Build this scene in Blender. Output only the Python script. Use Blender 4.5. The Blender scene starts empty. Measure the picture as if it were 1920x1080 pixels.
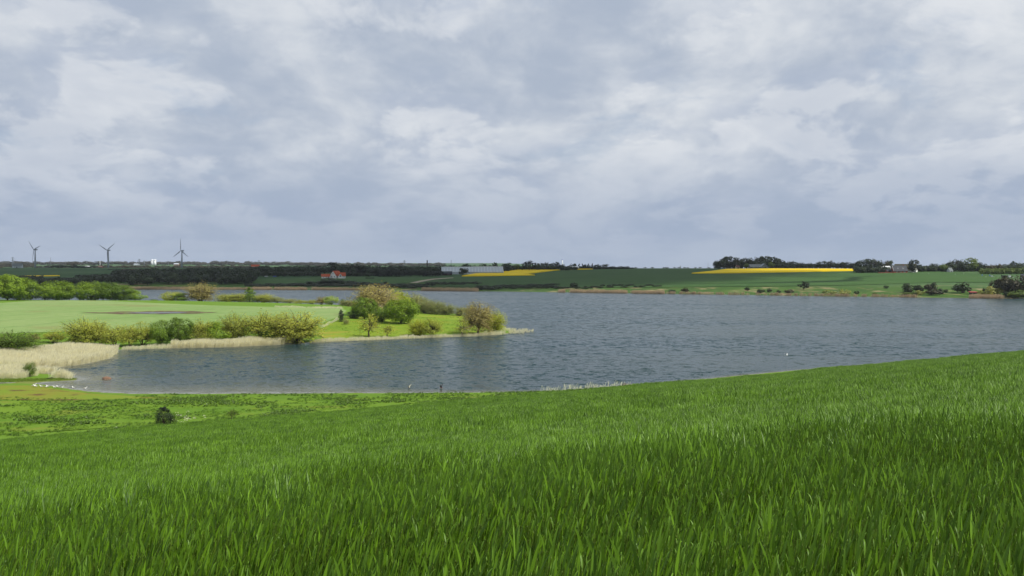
import bpy, bmesh, math, random
import numpy as np
from mathutils import Vector, Matrix
from mathutils.geometry import delaunay_2d_cdt

R = math.radians
scene = bpy.context.scene
C = scene.collection
random.seed(4)
RNG = np.random.default_rng(11)

# ------------------------------------------------------------------ camera, sky, sun, exposure
F = 1867.0            # focal length in photograph pixels (1920 wide)
EYE = 25.0            # metres above the lake
HY = 495.0            # image row of eye level
cam = bpy.data.cameras.new('camera')
cam.sensor_width = 36.0
cam.lens = 36.0 * F / 1920.0
cam.shift_y = -(540.0 - HY) / 1920.0
cam.clip_start = 0.1
cam.clip_end = 40000
cam_ob = bpy.data.objects.new('camera', cam)
cam_ob.location = (0, 0, EYE)
cam_ob.rotation_euler = (R(90), 0, 0)
C.objects.link(cam_ob)
scene.camera = cam_ob

SUN_AZ = R(110)       # clockwise from +Y (north)
SUN_EL = R(49)
S = Vector((math.sin(SUN_AZ) * math.cos(SUN_EL), math.cos(SUN_AZ) * math.cos(SUN_EL), math.sin(SUN_EL)))
sun = bpy.data.lights.new('sun', 'SUN')
sun.energy = 5.0
sun.angle = R(0.6)
sun.color = (1.0, 0.95, 0.86)
sun_ob = bpy.data.objects.new('sun', sun)
sun_ob.rotation_euler = (-S).to_track_quat('-Z', 'Y').to_euler()
sun_ob.location = (200, -50, 400)
C.objects.link(sun_ob)

scene.view_settings.view_transform = 'Standard'
scene.view_settings.look = 'None'
scene.view_settings.gamma = 1
scene.view_settings.use_curve_mapping = False
scene.view_settings.exposure = 0.0


class NT:
    """small helper to write node trees"""
    def __init__(self, tree):
        self.t = tree
        tree.nodes.clear()

    def n(self, kind, **kw):
        nd = self.t.nodes.new(kind)
        for k, v in kw.items():
            if k.startswith('i_'):
                key = k[2:]
                key = int(key) if key.isdigit() else key.replace('_', ' ')
                self.set(nd, key, v)
            else:
                setattr(nd, k, v)
        return nd

    def set(self, nd, key, v):
        s = nd.inputs[key]
        if isinstance(v, bpy.types.NodeSocket):
            self.t.links.new(v, s)
        else:
            s.default_value = v

    def math(self, op, a, b=None, c=None, clamp=False):
        nd = self.t.nodes.new('ShaderNodeMath')
        nd.operation = op
        nd.use_clamp = clamp
        for i, v in enumerate((a, b, c)):
            if v is not None:
                self.set(nd, i, v)
        return nd.outputs[0]

    def mix(self, fac, a, b, blend='MIX'):
        nd = self.t.nodes.new('ShaderNodeMix')
        nd.data_type = 'RGBA'
        nd.blend_type = blend
        for i, v in ((0, fac), (6, a), (7, b)):
            if isinstance(v, (tuple, list)) and len(v) == 3:
                v = (*v, 1)
            self.set(nd, i, v)
        return nd.outputs[2]

    def rng(self, v, a, b, c=0.0, d=1.0, smooth=True):
        nd = self.t.nodes.new('ShaderNodeMapRange')
        nd.interpolation_type = 'SMOOTHSTEP' if smooth else 'LINEAR'
        self.set(nd, 0, v)
        for i, x in enumerate((a, b, c, d)):
            nd.inputs[i + 1].default_value = x
        return nd.outputs[0]

    def noise(self, vec, scale, detail=4, rough=0.55, dist=0.0):
        nd = self.t.nodes.new('ShaderNodeTexNoise')
        self.set(nd, 'Vector', vec)
        nd.inputs['Scale'].default_value = scale
        nd.inputs['Detail'].default_value = detail
        nd.inputs['Roughness'].default_value = rough
        nd.inputs['Distortion'].default_value = dist
        return nd.outputs['Fac']

    def mapv(self, vec, loc=(0, 0, 0), rot=(0, 0, 0), scale=(1, 1, 1)):
        nd = self.t.nodes.new('ShaderNodeMapping')
        self.set(nd, 'Vector', vec)
        nd.inputs['Location'].default_value = loc
        nd.inputs['Rotation'].default_value = rot
        nd.inputs['Scale'].default_value = scale
        return nd.outputs[0]

    def link(self, a, b):
        self.t.links.new(a, b)


# world: Nishita sky seen through gaps in a deck of cloud; the deck is a flat layer met by each direction
world = bpy.data.worlds.new('World')
scene.world = world
world.use_nodes = True
w = NT(world.node_tree)
sky = w.n('ShaderNodeTexSky')
sky.sky_type = 'NISHITA'
sky.sun_disc = False
sky.sun_elevation = SUN_EL
sky.sun_rotation = SUN_AZ
sky.air_density = 1.0
sky.dust_density = 1.0
sky.ozone_density = 1.2
tc = w.n('ShaderNodeTexCoord')
sep = w.n('ShaderNodeSeparateXYZ')
w.link(tc.outputs['Generated'], sep.inputs[0])
zz = w.math('ADD', w.math('MAXIMUM', sep.outputs[2], 0.0), 0.30)
cx = w.math('DIVIDE', sep.outputs[0], zz)
cy = w.math('DIVIDE', sep.outputs[1], zz)
comb = w.n('ShaderNodeCombineXYZ')
w.link(cx, comb.inputs[0]); w.link(cy, comb.inputs[1])
P = comb.outputs[0]
warp = w.n('ShaderNodeTexNoise', i_Vector=P, i_Scale=2.0, i_Detail=3.0)
sub = w.n('ShaderNodeVectorMath', operation='SUBTRACT')
w.link(warp.outputs['Color'], sub.inputs[0]); sub.inputs[1].default_value = (.5, .5, .5)
scl = w.n('ShaderNodeVectorMath', operation='SCALE')
w.link(sub.outputs[0], scl.inputs[0]); scl.inputs['Scale'].default_value = 0.22
add = w.n('ShaderNodeVectorMath', operation='ADD')
w.link(P, add.inputs[0]); w.link(scl.outputs[0], add.inputs[1])
PW = add.outputs[0]
big = w.noise(w.mapv(PW, (3.1, 7.2, 0), (0, 0, .35), (.75, .42, 1)), 2.2, 4, .5)
med = w.noise(w.mapv(PW, (1.7, 2.2, 3), (0, 0, -.2), (1.0, .7, 1)), 3.6, 8, .58)
fine = w.noise(w.mapv(PW, (9.7, 4.2, 1)), 10.5, 8, .62)
shape = w.math('ADD', w.math('ADD', w.math('MULTIPLY', big, .50), w.math('MULTIPLY', med, .38)), w.math('MULTIPLY', fine, .12))
bright = w.rng(shape, .41, .595)
cloud_col = w.mix(bright, (4.15, 4.8, 5.9), (7.1, 7.45, 7.9))
puff_n = w.noise(w.mapv(PW, (2.4, 6.1, 4), (0, 0, .1), (.82, .66, 1)), 4.1, 9, .58, .08)
puff = w.rng(puff_n, .50, .60, 0.0, 1.0)
under = w.rng(w.noise(w.mapv(PW, (2.4, 6.1 + .055, 4), (0, 0, .1), (.82, .66, 1)), 4.1, 5, .5, .08), .47, .62, 0.0, 1.0)
cloud_col = w.mix(w.math('MULTIPLY', puff, .42), cloud_col, (8.2, 8.4, 8.7))
cloud_col = w.mix(w.math('MULTIPLY', w.math('SUBTRACT', under, puff, clamp=True), .45), cloud_col, (4.3, 4.95, 6.2))
gap = w.rng(w.noise(w.mapv(PW, (5.5, .4, 8)), 3.4, 7, .6), .56, .70, 0.0, .4)
skycol = w.mix(0.6, sky.outputs[0], (3.5, 4.4, 6.2))
deck = w.mix(gap, cloud_col, skycol)
# cloud deck thins into blue-grey distance towards the horizon
low = w.rng(sep.outputs[2], 0.0, 0.15, .8, 0.0)
deck = w.mix(low, deck, (3.45, 4.25, 5.75))
bgn = w.n('ShaderNodeBackground', i_Strength=0.1)
w.link(deck, bgn.inputs['Color'])
out = w.n('ShaderNodeOutputWorld')
w.link(bgn.outputs[0], out.inputs['Surface'])


# ------------------------------------------------------------------ terrain as a function
def sstep(a, b, x):
    t = np.clip((x - a) / (b - a), 0, 1)
    return t * t * (3 - 2 * t)


def _h(i, j):
    v = np.sin(i * 127.1 + j * 311.7) * 43758.5453
    return v - np.floor(v)


def vnoise(x, y):
    i, j = np.floor(x), np.floor(y)
    u, v = x - i, y - j
    u = u * u * (3 - 2 * u); v = v * v * (3 - 2 * v)
    return (_h(i, j) * (1 - u) + _h(i + 1, j) * u) * (1 - v) + (_h(i, j + 1) * (1 - u) + _h(i + 1, j + 1) * u) * v - .5


def lake_pt(x, y):
    Y = F * EYE / (y - HY)
    return ((x - 960) / F * Y, Y)


LAKE_PX = [(-80, 720), (0, 719.8), (60, 719.5), (90, 722.5), (120, 728), (170, 735), (240, 738.2), (400, 738.6), (600, 737.6), (800, 736.6),
           (980, 735.2), (1040, 733), (1110, 729.5), (1200, 722.5), (1500, 694), (1920, 662), (2200, 645), (2700, 636), (2700, 574), (2300, 566), (1920, 560), (1800, 558.6),
           (1600, 556), (1400, 553), (1240, 550.8), (1050, 548), (900, 546), (790, 544.8), (600, 543.6), (420, 543.0),
           (240, 542.4), (-300, 542), (-1500, 541), (-1500, 562), (-300, 562.5), (0, 564), (200, 566), (400, 567), (560, 569.5),
           (650, 572), (760, 577.5), (800, 582), (850, 587.5), (885, 592), (915, 600), (940, 610), (950, 615.5), (964, 620.5), (958, 624),
           (940, 627), (880, 630.5), (800, 632.8), (700, 636.8), (600, 640.8), (520, 646), (430, 650.6), (330, 652.6), (230, 655), (215, 657),
           (219, 663), (203, 672), (150, 683.5), (110, 688), (75, 690.5), (38, 694), (60, 698.5), (100, 703), (132, 707), (146, 710), (141, 712.6),
           (70, 716), (0, 717.6), (-80, 718)]
LAKE = np.array([lake_pt(*p) for p in LAKE_PX])


def sdist(X, Y):
    """signed distance to the shore: positive on land"""
    X = np.asarray(X, float).ravel(); Y = np.asarray(Y, float).ravel()
    best = np.full(X.shape, 1e18)
    inside = np.zeros(X.shape, bool)
    n = len(LAKE)
    for k in range(n):
        ax, ay = LAKE[k]; bx, by = LAKE[(k + 1) % n]
        ex, ey = bx - ax, by - ay
        t = np.clip(((X - ax) * ex + (Y - ay) * ey) / (ex * ex + ey * ey), 0, 1)
        best = np.minimum(best, (X - ax - t * ex) ** 2 + (Y - ay - t * ey) ** 2)
        c = ((ay > Y) != (by > Y))
        if c.any():
            with np.errstate(divide='ignore', invalid='ignore'):
                xi = (bx - ax) * (Y - ay) / (by - ay if by != ay else 1e-9) + ax
            inside ^= c & (X < xi)
    d = np.sqrt(best)
    return np.where(inside, -d, d)


CROP_H = 0.74
FA, FB, FC = 0.66, 0.1308, -0.0885


def field_h(X, Y):
    """depth of the crop canopy below eye level on the near slope"""
    D = np.hypot(X, Y)
    h = FA + FB * Y + FC * X
    h = h + .62 * sstep(9, 27, D) * (1 - .75 * sstep(40, 130, D))
    h = h + (.22 * vnoise(X / 17 + 3, Y / 13) + .5 * vnoise(X / 55, Y / 42 + 5)) * sstep(12, 60, D) + .10 * vnoise(X / 4.1, Y / 4.7) * sstep(3, 9, D)
    return h


def ground(X, Y, d=None):
    X = np.asarray(X, float); Y = np.asarray(Y, float)
    sh = X.shape
    if d is None:
        d = sdist(X, Y)
    X = X.ravel(); Y = Y.ravel(); d = np.asarray(d).ravel()
    dp = np.maximum(d, 0)
    D = np.hypot(X, Y)
    tx = X / np.maximum(np.abs(Y), 1)
    # near slope and flat pasture by the water
    zf = EYE - CROP_H - field_h(X, Y)
    zp = .06 + .30 * (1 - np.exp(-dp / 5)) + .012 * np.minimum(dp, 60) + .10 * vnoise(X / 6, Y / 7) * sstep(3, 15, dp)
    k = 1.0
    zn = np.logaddexp(zf * k, zp * k) / k
    zn = np.where(zf > zp + 8, zf, np.where(zf < zp - 8, zp, zn)) - .0
    zn = zn * sstep(-.1, 6, dp) + zp * (1 - sstep(-.1, 6, dp))
    # peninsula
    zq = .12 + 5.2 * (1 - np.exp(-(dp / 62) ** 1.5)) + .35 * vnoise(X / 40, Y / 40) * sstep(10, 60, dp)
    # far shore
    zr = .25 * sstep(0, 4, dp) + 20.6 * (1 - np.exp(-dp / 345)) + .8 * vnoise(X / 130, Y / 130) * sstep(60, 250, dp)
    zr = zr - 7 * sstep(660, 1320, dp)
    right = sstep(-.02, .10, tx)
    zr = zr + (1 - right) * (19 * sstep(2800, 7500, D) * (.75 + .7 * vnoise(X / 900, Y / 1500)))
    zr = zr - right * 30 * sstep(1700, 6500, D)
    wfar = sstep(640, 700, Y - .0) * 1.0
    wfar = np.where(X > 330, np.maximum(wfar, sstep(430, 560, Y)), wfar)
    wpen = sstep(206, 212, Y) * (X < 40 + 0 * Y)
    z = zn * (1 - wpen) + zq * wpen
    z = z * (1 - wfar) + zr * wfar
    bed = np.maximum(-1.2, d * .10)
    z = np.where(d < 0, bed, z)
    return z.reshape(sh)


def g1(x, y):
    return float(ground(np.array([x]), np.array([y]))[0])


def hit(x, y, dmin=3.0, dmax=9000.0):
    """first point where the view ray through photo pixel (x, y) meets ground or water"""
    tx, tz = (x - 960) / F, -(y - HY) / F
    Ys = np.geomspace(dmin, dmax, 1800)
    g = np.maximum(ground(tx * Ys, Ys), 0)
    z = EYE + tz * Ys
    below = np.nonzero(z <= g)[0]
    if len(below) == 0:
        Y = dmax
    else:
        i = below[0]
        if i == 0:
            Y = Ys[0]
        else:
            a = z[i - 1] - g[i - 1]; b = g[i] - z[i]
            Y = Ys[i - 1] + (Ys[i] - Ys[i - 1]) * a / (a + b + 1e-9)
    return tx * Y, Y


# ------------------------------------------------------------------ materials
MATS = {}


def newmat(name):
    m = bpy.data.materials.new(name)
    m.use_nodes = True
    MATS[name] = m
    return m, NT(m.node_tree)


def finish(t, surf):
    o = t.n('ShaderNodeOutputMaterial')
    t.link(surf, o.inputs['Surface'])


def plain(name, col, rough=.7, var=.12, scale=2.0, metal=0.0, spec=.3):
    m, t = newmat(name)
    tc = t.n('ShaderNodeTexCoord')
    nz = t.noise(tc.outputs['Object'], scale, 5, .6)
    c = t.mix(nz, tuple(v * (1 - var) for v in col), tuple(min(1, v * (1 + var)) for v in col))
    b = t.n('ShaderNodeBsdfPrincipled', i_Roughness=rough, i_Metallic=metal)
    b.inputs['Specular IOR Level'].default_value = spec
    t.link(c, b.inputs['Base Color'])
    finish(t, b.outputs[0])
    return m


def leafmat(name, col, var=.35, trans=.42, hue=.12, rough=.55, spec=.25, tcol=None):
    """foliage: every leaf and every plant a little different, some light passing through"""
    m, t = newmat(name)
    geo = t.n('ShaderNodeNewGeometry')
    oi = t.n('ShaderNodeObjectInfo')
    r = t.math('ADD', t.math('MULTIPLY', geo.outputs['Random Per Island'], .65), t.math('MULTIPLY', oi.outputs['Random'], .35))
    lo = (col[0] * (1 - var) * (1 - hue), col[1] * (1 - var), col[2] * (1 - var))
    hi = (min(1, col[0] * (1 + var) * (1 + hue)), min(1, col[1] * (1 + var)), col[2] * (1 + var * .6))
    c = t.mix(r, lo, hi)
    b = t.n('ShaderNodeBsdfPrincipled', i_Roughness=rough)
    b.inputs['Specular IOR Level'].default_value = spec
    t.link(c, b.inputs['Base Color'])
    tr = t.n('ShaderNodeBsdfTranslucent')
    t.link(t.mix(1.0, c, tcol or (1.25, 1.15, .6), 'MULTIPLY'), tr.inputs['Color'])
    ms = t.n('ShaderNodeMixShader', i_0=trans)
    t.link(b.outputs[0], ms.inputs[1]); t.link(tr.outputs[0], ms.inputs[2])
    finish(t, ms.outputs[0])
    return m


def landmat(name, c1, c2, c3=None, s1=.02, s2=.4, bump=.15, stripes=None, patch=(.55, .68), rough=.9, bscale=3.0):
    """fields and grass: two mixed tones, optional third in patches, optional drill lines, fine relief"""
    m, t = newmat(name)
    geo = t.n('ShaderNodeNewGeometry')
    p = geo.outputs['Position']
    a = t.noise(p, s1, 5, .6)
    b = t.noise(p, s2, 6, .65)
    f = t.rng(t.math('ADD', t.math('MULTIPLY', a, .55), t.math('MULTIPLY', b, .45)), .36, .64)
    col = t.mix(f, c1, c2)
    if c3 is not None:
        pn = t.noise(t.mapv(p, (31, 7, 0), (0, 0, .2), (1, 1.3, 1)), s1 * 2.1, 6, .62)
        col = t.mix(t.rng(pn, *patch), col, c3)
    if stripes:
        ang, per, amt, sc = stripes
        q = t.mapv(p, (0, 0, 0), (0, 0, ang), (1 / per, 1 / per, 1))
        sx = t.n('ShaderNodeSeparateXYZ'); t.link(q, sx.inputs[0])
        wob = t.math('ADD', sx.outputs[0], t.math('MULTIPLY', t.noise(p, .01, 2), 1.5))
        s = t.math('PINGPONG', wob, .5)
        col = t.mix(t.rng(s, .0, .09, amt, 0.0), col, sc)
    bs = t.n('ShaderNodeBsdfPrincipled', i_Roughness=rough)
    bs.inputs['Specular IOR Level'].default_value = .1
    t.link(col, bs.inputs['Base Color'])
    bn = t.n('ShaderNodeBump', i_Strength=.6, i_Distance=bump)
    t.link(t.noise(p, bscale, 4, .6), bn.inputs['Height'])
    t.link(bn.outputs[0], bs.inputs['Normal'])
    finish(t, bs.outputs[0])
    return m


# ------------------------------------------------------------------ object helpers
def tag(o, label=None, cat=None, group=None, kind=None):
    if label: o['label'] = label
    if cat: o['category'] = cat
    if group: o['group'] = group
    if kind: o['kind'] = kind
    return o


def mesh(name, verts, faces, mat=None, smooth=False):
    me = bpy.data.meshes.new(name)
    me.from_pydata([tuple(v) for v in verts], [], [tuple(int(i) for i in f) for f in faces])
    if mat is not None:
        for mm in (mat if isinstance(mat, (list, tuple)) else [mat]):
            me.materials.append(MATS[mm] if isinstance(mm, str) else mm)
    if smooth:
        me.polygons.foreach_set('use_smooth', [True] * len(me.polygons))
    me.update()
    return me


def npmesh(name, verts, quads, mat=None, smooth=False):
    """fast mesh from numpy arrays (all faces the same size)"""
    verts = np.ascontiguousarray(verts, np.float32); quads = np.ascontiguousarray(quads, np.int32)
    me = bpy.data.meshes.new(name)
    k = quads.shape[1]
    me.vertices.add(len(verts)); me.vertices.foreach_set('co', verts.ravel())
    me.loops.add(quads.size); me.loops.foreach_set('vertex_index', quads.ravel())
    me.polygons.add(len(quads)); me.polygons.foreach_set('loop_start', np.arange(0, quads.size, k, dtype=np.int32))
    me.polygons.foreach_set('loop_total', np.full(len(quads), k, np.int32))
    if smooth:
        me.polygons.foreach_set('use_smooth', np.ones(len(quads), bool))
    me.update(calc_edges=True)
    if mat is not None:
        me.materials.append(MATS[mat] if isinstance(mat, str) else mat)
    return me


def ob(name, me, parent=None, loc=(0, 0, 0), rz=0.0, scale=None):
    o = bpy.data.objects.new(name, me)
    C.objects.link(o)
    o.location = loc
    o.rotation_euler = (0, 0, rz)
    if scale is not None:
        o.scale = scale
    if parent is not None:
        o.parent = parent
    return o


def empty(name, loc, rz=0.0, scale=None):
    return ob(name, None, None, loc, rz, scale)


class MB:
    """collects boxes, bars, tubes and polygons into one mesh"""
    def __init__(self):
        self.v = []; self.f = []

    def add(self, vs, fs):
        n = len(self.v)
        self.v += [tuple(p) for p in vs]
        self.f += [tuple(i + n for i in q) for q in fs]
        return self

    def box(self, x0, x1, y0, y1, z0, z1):
        vs = [(x0, y0, z0), (x1, y0, z0), (x1, y1, z0), (x0, y1, z0), (x0, y0, z1), (x1, y0, z1), (x1, y1, z1), (x0, y1, z1)]
        return self.add(vs, [(0, 3, 2, 1), (4, 5, 6, 7), (0, 1, 5, 4), (1, 2, 6, 5), (2, 3, 7, 6), (3, 0, 4, 7)])

    def tube(self, pts, rads, n=6, cap=True):
        pts = [Vector(p) for p in pts]
        base = len(self.v)
        for i, p in enumerate(pts):
            d = (pts[min(i + 1, len(pts) - 1)] - pts[max(i - 1, 0)])
            if d.length < 1e-9: d = Vector((0, 0, 1))
            d.normalize()
            a = d.cross(Vector((0, 1, 0)) if abs(d.y) < .9 else Vector((1, 0, 0))).normalized()
            b = d.cross(a)
            for k in range(n):
                t = 2 * math.pi * k / n
                self.v.append(tuple(p + (a * math.cos(t) + b * math.sin(t)) * rads[i]))
        for i in range(len(pts) - 1):
            for k in range(n):
                q = base + i * n
                self.f.append((q + k, q + (k + 1) % n, q + n + (k + 1) % n, q + n + k))
        if cap:
            self.f.append(tuple(base + k for k in range(n))[::-1])
            self.f.append(tuple(base + (len(pts) - 1) * n + k for k in range(n)))
        return self

    def prism(self, poly, axis_vec):
        """extrude a planar polygon (3D points) along a vector"""
        n = len(poly); a = Vector(axis_vec)
        vs = [Vector(p) for p in poly] + [Vector(p) + a for p in poly]
        fs = [tuple(range(n))[::-1], tuple(range(n, 2 * n))] + [(i, (i + 1) % n, n + (i + 1) % n, n + i) for i in range(n)]
        return self.add(vs, fs)

    def build(self, name, mat, parent=None, smooth=False, **kw):
        me = mesh(name, self.v, self.f, mat, smooth)
        bm = bmesh.new(); bm.from_mesh(me); bmesh.ops.recalc_face_normals(bm, faces=bm.faces); bm.to_mesh(me); bm.free()
        return ob(name, me, parent, **kw)


def in_poly(poly, X, Y):
    ins = np.zeros(np.shape(X), bool)
    n = len(poly)
    for k in range(n):
        ax, ay = poly[k]; bx, by = poly[(k + 1) % n]
        c = (ay > Y) != (by > Y)
        ins ^= c & (X < (bx - ax) * (Y - ay) / ((by - ay) or 1e-9) + ax)
    return ins


def world_poly(px, dmax=9000, dmin=3.0, step=14):
    """densify a photo-pixel polygon and drop it onto the terrain"""
    out = []
    n = len(px)
    for i in range(n):
        (x0, y0), (x1, y1) = px[i], px[(i + 1) % n]
        k = max(1, int(math.hypot(x1 - x0, (y1 - y0) * 2) / step))
        for j in range(k):
            t = j / k
            out.append(hit(x0 + (x1 - x0) * t, y0 + (y1 - y0) * t, dmin, dmax))
    return out


def sheet(name, poly, lift, grid, mat, skirt=0.0, jitter=0.0):
    """a field draped over the terrain: outline plus inner grid, triangulated"""
    P = [Vector(p) for p in poly]
    xs = [p.x for p in P]; ys = [p.y for p in P]
    gx, gy = np.meshgrid(np.arange(min(xs), max(xs), grid), np.arange(min(ys), max(ys), grid))
    gx = gx.ravel() + RNG.uniform(-.2, .2, gx.size) * grid; gy = gy.ravel() + RNG.uniform(-.2, .2, gy.size) * grid
    k = in_poly(poly, gx, gy)
    pts = P + [Vector((a, b)) for a, b in zip(gx[k], gy[k])]
    n = len(P)
    co, ed, fa, *_ = delaunay_2d_cdt(pts, [(i, (i + 1) % n) for i in range(n)], [tuple(range(n))], 1, 1e-4)
    X = np.array([c.x for c in co]); Y = np.array([c.y for c in co])
    Z = np.maximum(ground(X, Y), .02) + lift
    if jitter:
        Z = Z + RNG.uniform(-jitter, jitter, Z.size)
    V = np.column_stack([X, Y, Z]).tolist()
    Fs = [tuple(f) for f in fa]
    if skirt:
        cnt = {}
        for f in Fs:
            for i in range(len(f)):
                e = (f[i], f[(i + 1) % len(f)])
                cnt[e] = 1
        bd = [e for e in cnt if (e[1], e[0]) not in cnt]
        low = {}
        for a, b in bd:
            for q in (a, b):
                if q not in low:
                    low[q] = len(V); V.append([V[q][0], V[q][1], V[q][2] - skirt])
        for a, b in bd:
            Fs.append((b, a, low[a], low[b]))
    o = ob(name, mesh(name, V, Fs, mat, True))
    tag(o, kind='structure')
    return o


SRC = 0


def instancer(name, sources, pts, rots, scales, idx, parent=None):
    """one object: sources (meshes) instanced on points"""
    global SRC
    SRC += 1
    col = bpy.data.collections.new('sources_%03d' % SRC)
    for i, me in enumerate(sources):
        o = bpy.data.objects.new('%s_source_%02d' % (name, i), me)
        col.objects.link(o)
    pts = np.asarray(pts, np.float32)
    me = bpy.data.meshes.new(name)
    me.vertices.add(len(pts)); me.vertices.foreach_set('co', pts.ravel())
    a = me.attributes.new('rot', 'FLOAT_VECTOR', 'POINT'); a.data.foreach_set('vector', np.asarray(rots, np.float32).ravel())
    a = me.attributes.new('scl', 'FLOAT_VECTOR', 'POINT'); a.data.foreach_set('vector', np.asarray(scales, np.float32).ravel())
    a = me.attributes.new('idx', 'INT', 'POINT'); a.data.foreach_set('value', np.asarray(idx, np.int32))
    for s in sources[:1]:
        for m in s.materials:
            me.materials.append(m)
    ng = bpy.data.node_groups.new(name + '_scatter', 'GeometryNodeTree')
    ng.interface.new_socket('Geometry', in_out='INPUT', socket_type='NodeSocketGeometry')
    ng.interface.new_socket('Geometry', in_out='OUTPUT', socket_type='NodeSocketGeometry')
    N = ng.nodes; L = ng.links
    gi = N.new('NodeGroupInput'); go = N.new('NodeGroupOutput')
    ci = N.new('GeometryNodeCollectionInfo'); ci.inputs['Collection'].default_value = col
    ci.inputs['Separate Children'].default_value = True; ci.inputs['Reset Children'].default_value = True
    ip = N.new('GeometryNodeInstanceOnPoints'); ip.inputs['Pick Instance'].default_value = True

    def attr(nm, dt):
        q = N.new('GeometryNodeInputNamedAttribute'); q.data_type = dt; q.inputs['Name'].default_value = nm
        return [s for s in q.outputs if s.enabled and s.name == 'Attribute'][0]
    e2r = N.new('FunctionNodeEulerToRotation')
    L.new(attr('rot', 'FLOAT_VECTOR'), e2r.inputs[0])
    L.new(gi.outputs[0], ip.inputs['Points']); L.new(ci.outputs[0], ip.inputs['Instance'])
    L.new(attr('idx', 'INT'), ip.inputs['Instance Index'])
    L.new(e2r.outputs[0], ip.inputs['Rotation']); L.new(attr('scl', 'FLOAT_VECTOR'), ip.inputs['Scale'])
    L.new(ip.outputs[0], go.inputs[0])
    o = ob(name, me, parent)
    md = o.modifiers.new('scatter', 'NODES'); md.node_group = ng
    return o

# ------------------------------------------------------------------ land materials
landmat('rough_grass', (.045, .085, .018), (.085, .125, .03), (.20, .17, .085), s1=.03, s2=.5, bump=.3, patch=(.56, .70), bscale=1.2)
landmat('pasture', (.080, .165, .012), (.125, .21, .016), (.15, .19, .022), s1=.05, s2=.8, bump=.12, bscale=2.0)
landmat('shore_mud', (.14, .215, .018), (.19, .18, .025), (.10, .06, .025), s1=.06, s2=.7, bump=.06, patch=(.55, .64))
landmat('crop_soil', (.012, .03, .006), (.02, .045, .008), s1=.5, s2=3, bump=.05)
landmat('young_crop', (.155, .25, .07), (.225, .295, .11), (.19, .215, .075), s1=.012, s2=.25, bump=.06, stripes=(.5, 24, .4, (.09, .17, .05)), patch=(.55, .7))
landmat('lush_meadow', (.12, .205, .015), (.185, .25, .02), (.24, .23, .03), s1=.03, s2=.4, bump=.25, bscale=1.0)
landmat('green_crop', (.036, .086, .020), (.048, .104, .025), (.058, .104, .027), s1=.008, s2=.06, bump=.2, stripes=(1.35, 24, .3, (.02, .065, .018)), patch=(.55, .75))
landmat('far_meadow', (.038, .095, .022), (.055, .12, .027), (.045, .10, .022), s1=.01, s2=.1, bump=.3)
landmat('rape', (.80, .555, .005), (.86, .61, .008), (.66, .49, .010), s1=.02, s2=.4, bump=.3, bscale=1.5)
landmat('gravel', (.33, .28, .2), (.42, .37, .28), s1=.1, s2=1.0, bump=.05)
landmat('wet_mud', (.075, .05, .035), (.13, .095, .06), (.15, .20, .06), s1=.1, s2=.9, bump=.1, patch=(.52, .6))
plain('pond', (.05, .05, .048), .25, .2, .3, spec=.12)
plain('stem', (.10, .075, .05), .9, .3, 6)
plain('bark', (.085, .065, .048), .95, .3, 5)
plain('bark_pale', (.24, .20, .15), .95, .25, 5)

# ------------------------------------------------------------------ the ground, one sheet to the horizon
ang = np.radians(np.concatenate([np.arange(-180, -36, 4.0), np.arange(-36, 36, .17), np.arange(36, 180.1, 4.0)]))
rad = np.concatenate([[0.6], np.geomspace(1.4, 9000, 470)])
AA, RR = np.meshgrid(ang, rad)
GX = RR * np.sin(AA); GY = RR * np.cos(AA)
GD = sdist(GX, GY)
GZ = ground(GX, GY, GD)
nr, na = AA.shape
V = np.column_stack([GX.ravel(), GY.ravel(), GZ.ravel()])
ii = (np.arange(nr - 1)[:, None] * na + np.arange(na - 1)[None, :]).ravel()
Q = np.column_stack([ii, ii + 1, ii + na + 1, ii + na])


def attr_f(me, name, vals):
    a = me.attributes.new(name, 'FLOAT', 'POINT'); a.data.foreach_set('value', np.ascontiguousarray(vals, np.float32))


m, t = newmat('ground')
geo = t.n('ShaderNodeNewGeometry'); p = geo.outputs['Position']
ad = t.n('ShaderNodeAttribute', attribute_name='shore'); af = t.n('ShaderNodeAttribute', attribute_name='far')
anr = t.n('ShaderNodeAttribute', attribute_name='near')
a1 = t.noise(p, .012, 5, .6); a2 = t.noise(p, .12, 6, .65); a3 = t.noise(t.mapv(p, (9, 3, 0), (0, 0, 0), (1, .6, 1)), .05, 6, .65)
grass = t.mix(t.rng(t.math('ADD', t.math('MULTIPLY', a1, .5), t.math('MULTIPLY', a2, .5)), .38, .62), (.035, .080, .016), (.065, .125, .022))
bank = t.mix(t.rng(a3, .52, .66), grass, (.23, .19, .10))
fieldc = t.mix(t.rng(t.noise(p, .0035, 3, .4), .42, .58), (.034, .085, .026), (.060, .115, .040))
# rough bank close to the water, mixed farmland further in
farc = t.mix(t.rng(ad.outputs['Fac'], 60, 160), bank, fieldc)
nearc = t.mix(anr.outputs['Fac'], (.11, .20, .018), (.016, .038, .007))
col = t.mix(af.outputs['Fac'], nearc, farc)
sand = t.mix(a2, (.20, .16, .075), (.15, .17, .04))
col = t.mix(t.rng(ad.outputs['Fac'], 0.0, 1.4, .7, 0.0), col, sand)
bs = t.n('ShaderNodeBsdfPrincipled', i_Roughness=.95); bs.inputs['Specular IOR Level'].default_value = .1
t.link(col, bs.inputs['Base Color'])
bn = t.n('ShaderNodeBump', i_Strength=.6, i_Distance=.25); t.link(t.noise(p, .9, 5, .6), bn.inputs['Height']); t.link(bn.outputs[0], bs.inputs['Normal'])
finish(t, bs.outputs[0])
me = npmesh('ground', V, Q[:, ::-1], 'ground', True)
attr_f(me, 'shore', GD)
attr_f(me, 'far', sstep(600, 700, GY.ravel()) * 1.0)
zfield = (EYE - CROP_H - field_h(GX.ravel(), GY.ravel()))
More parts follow.
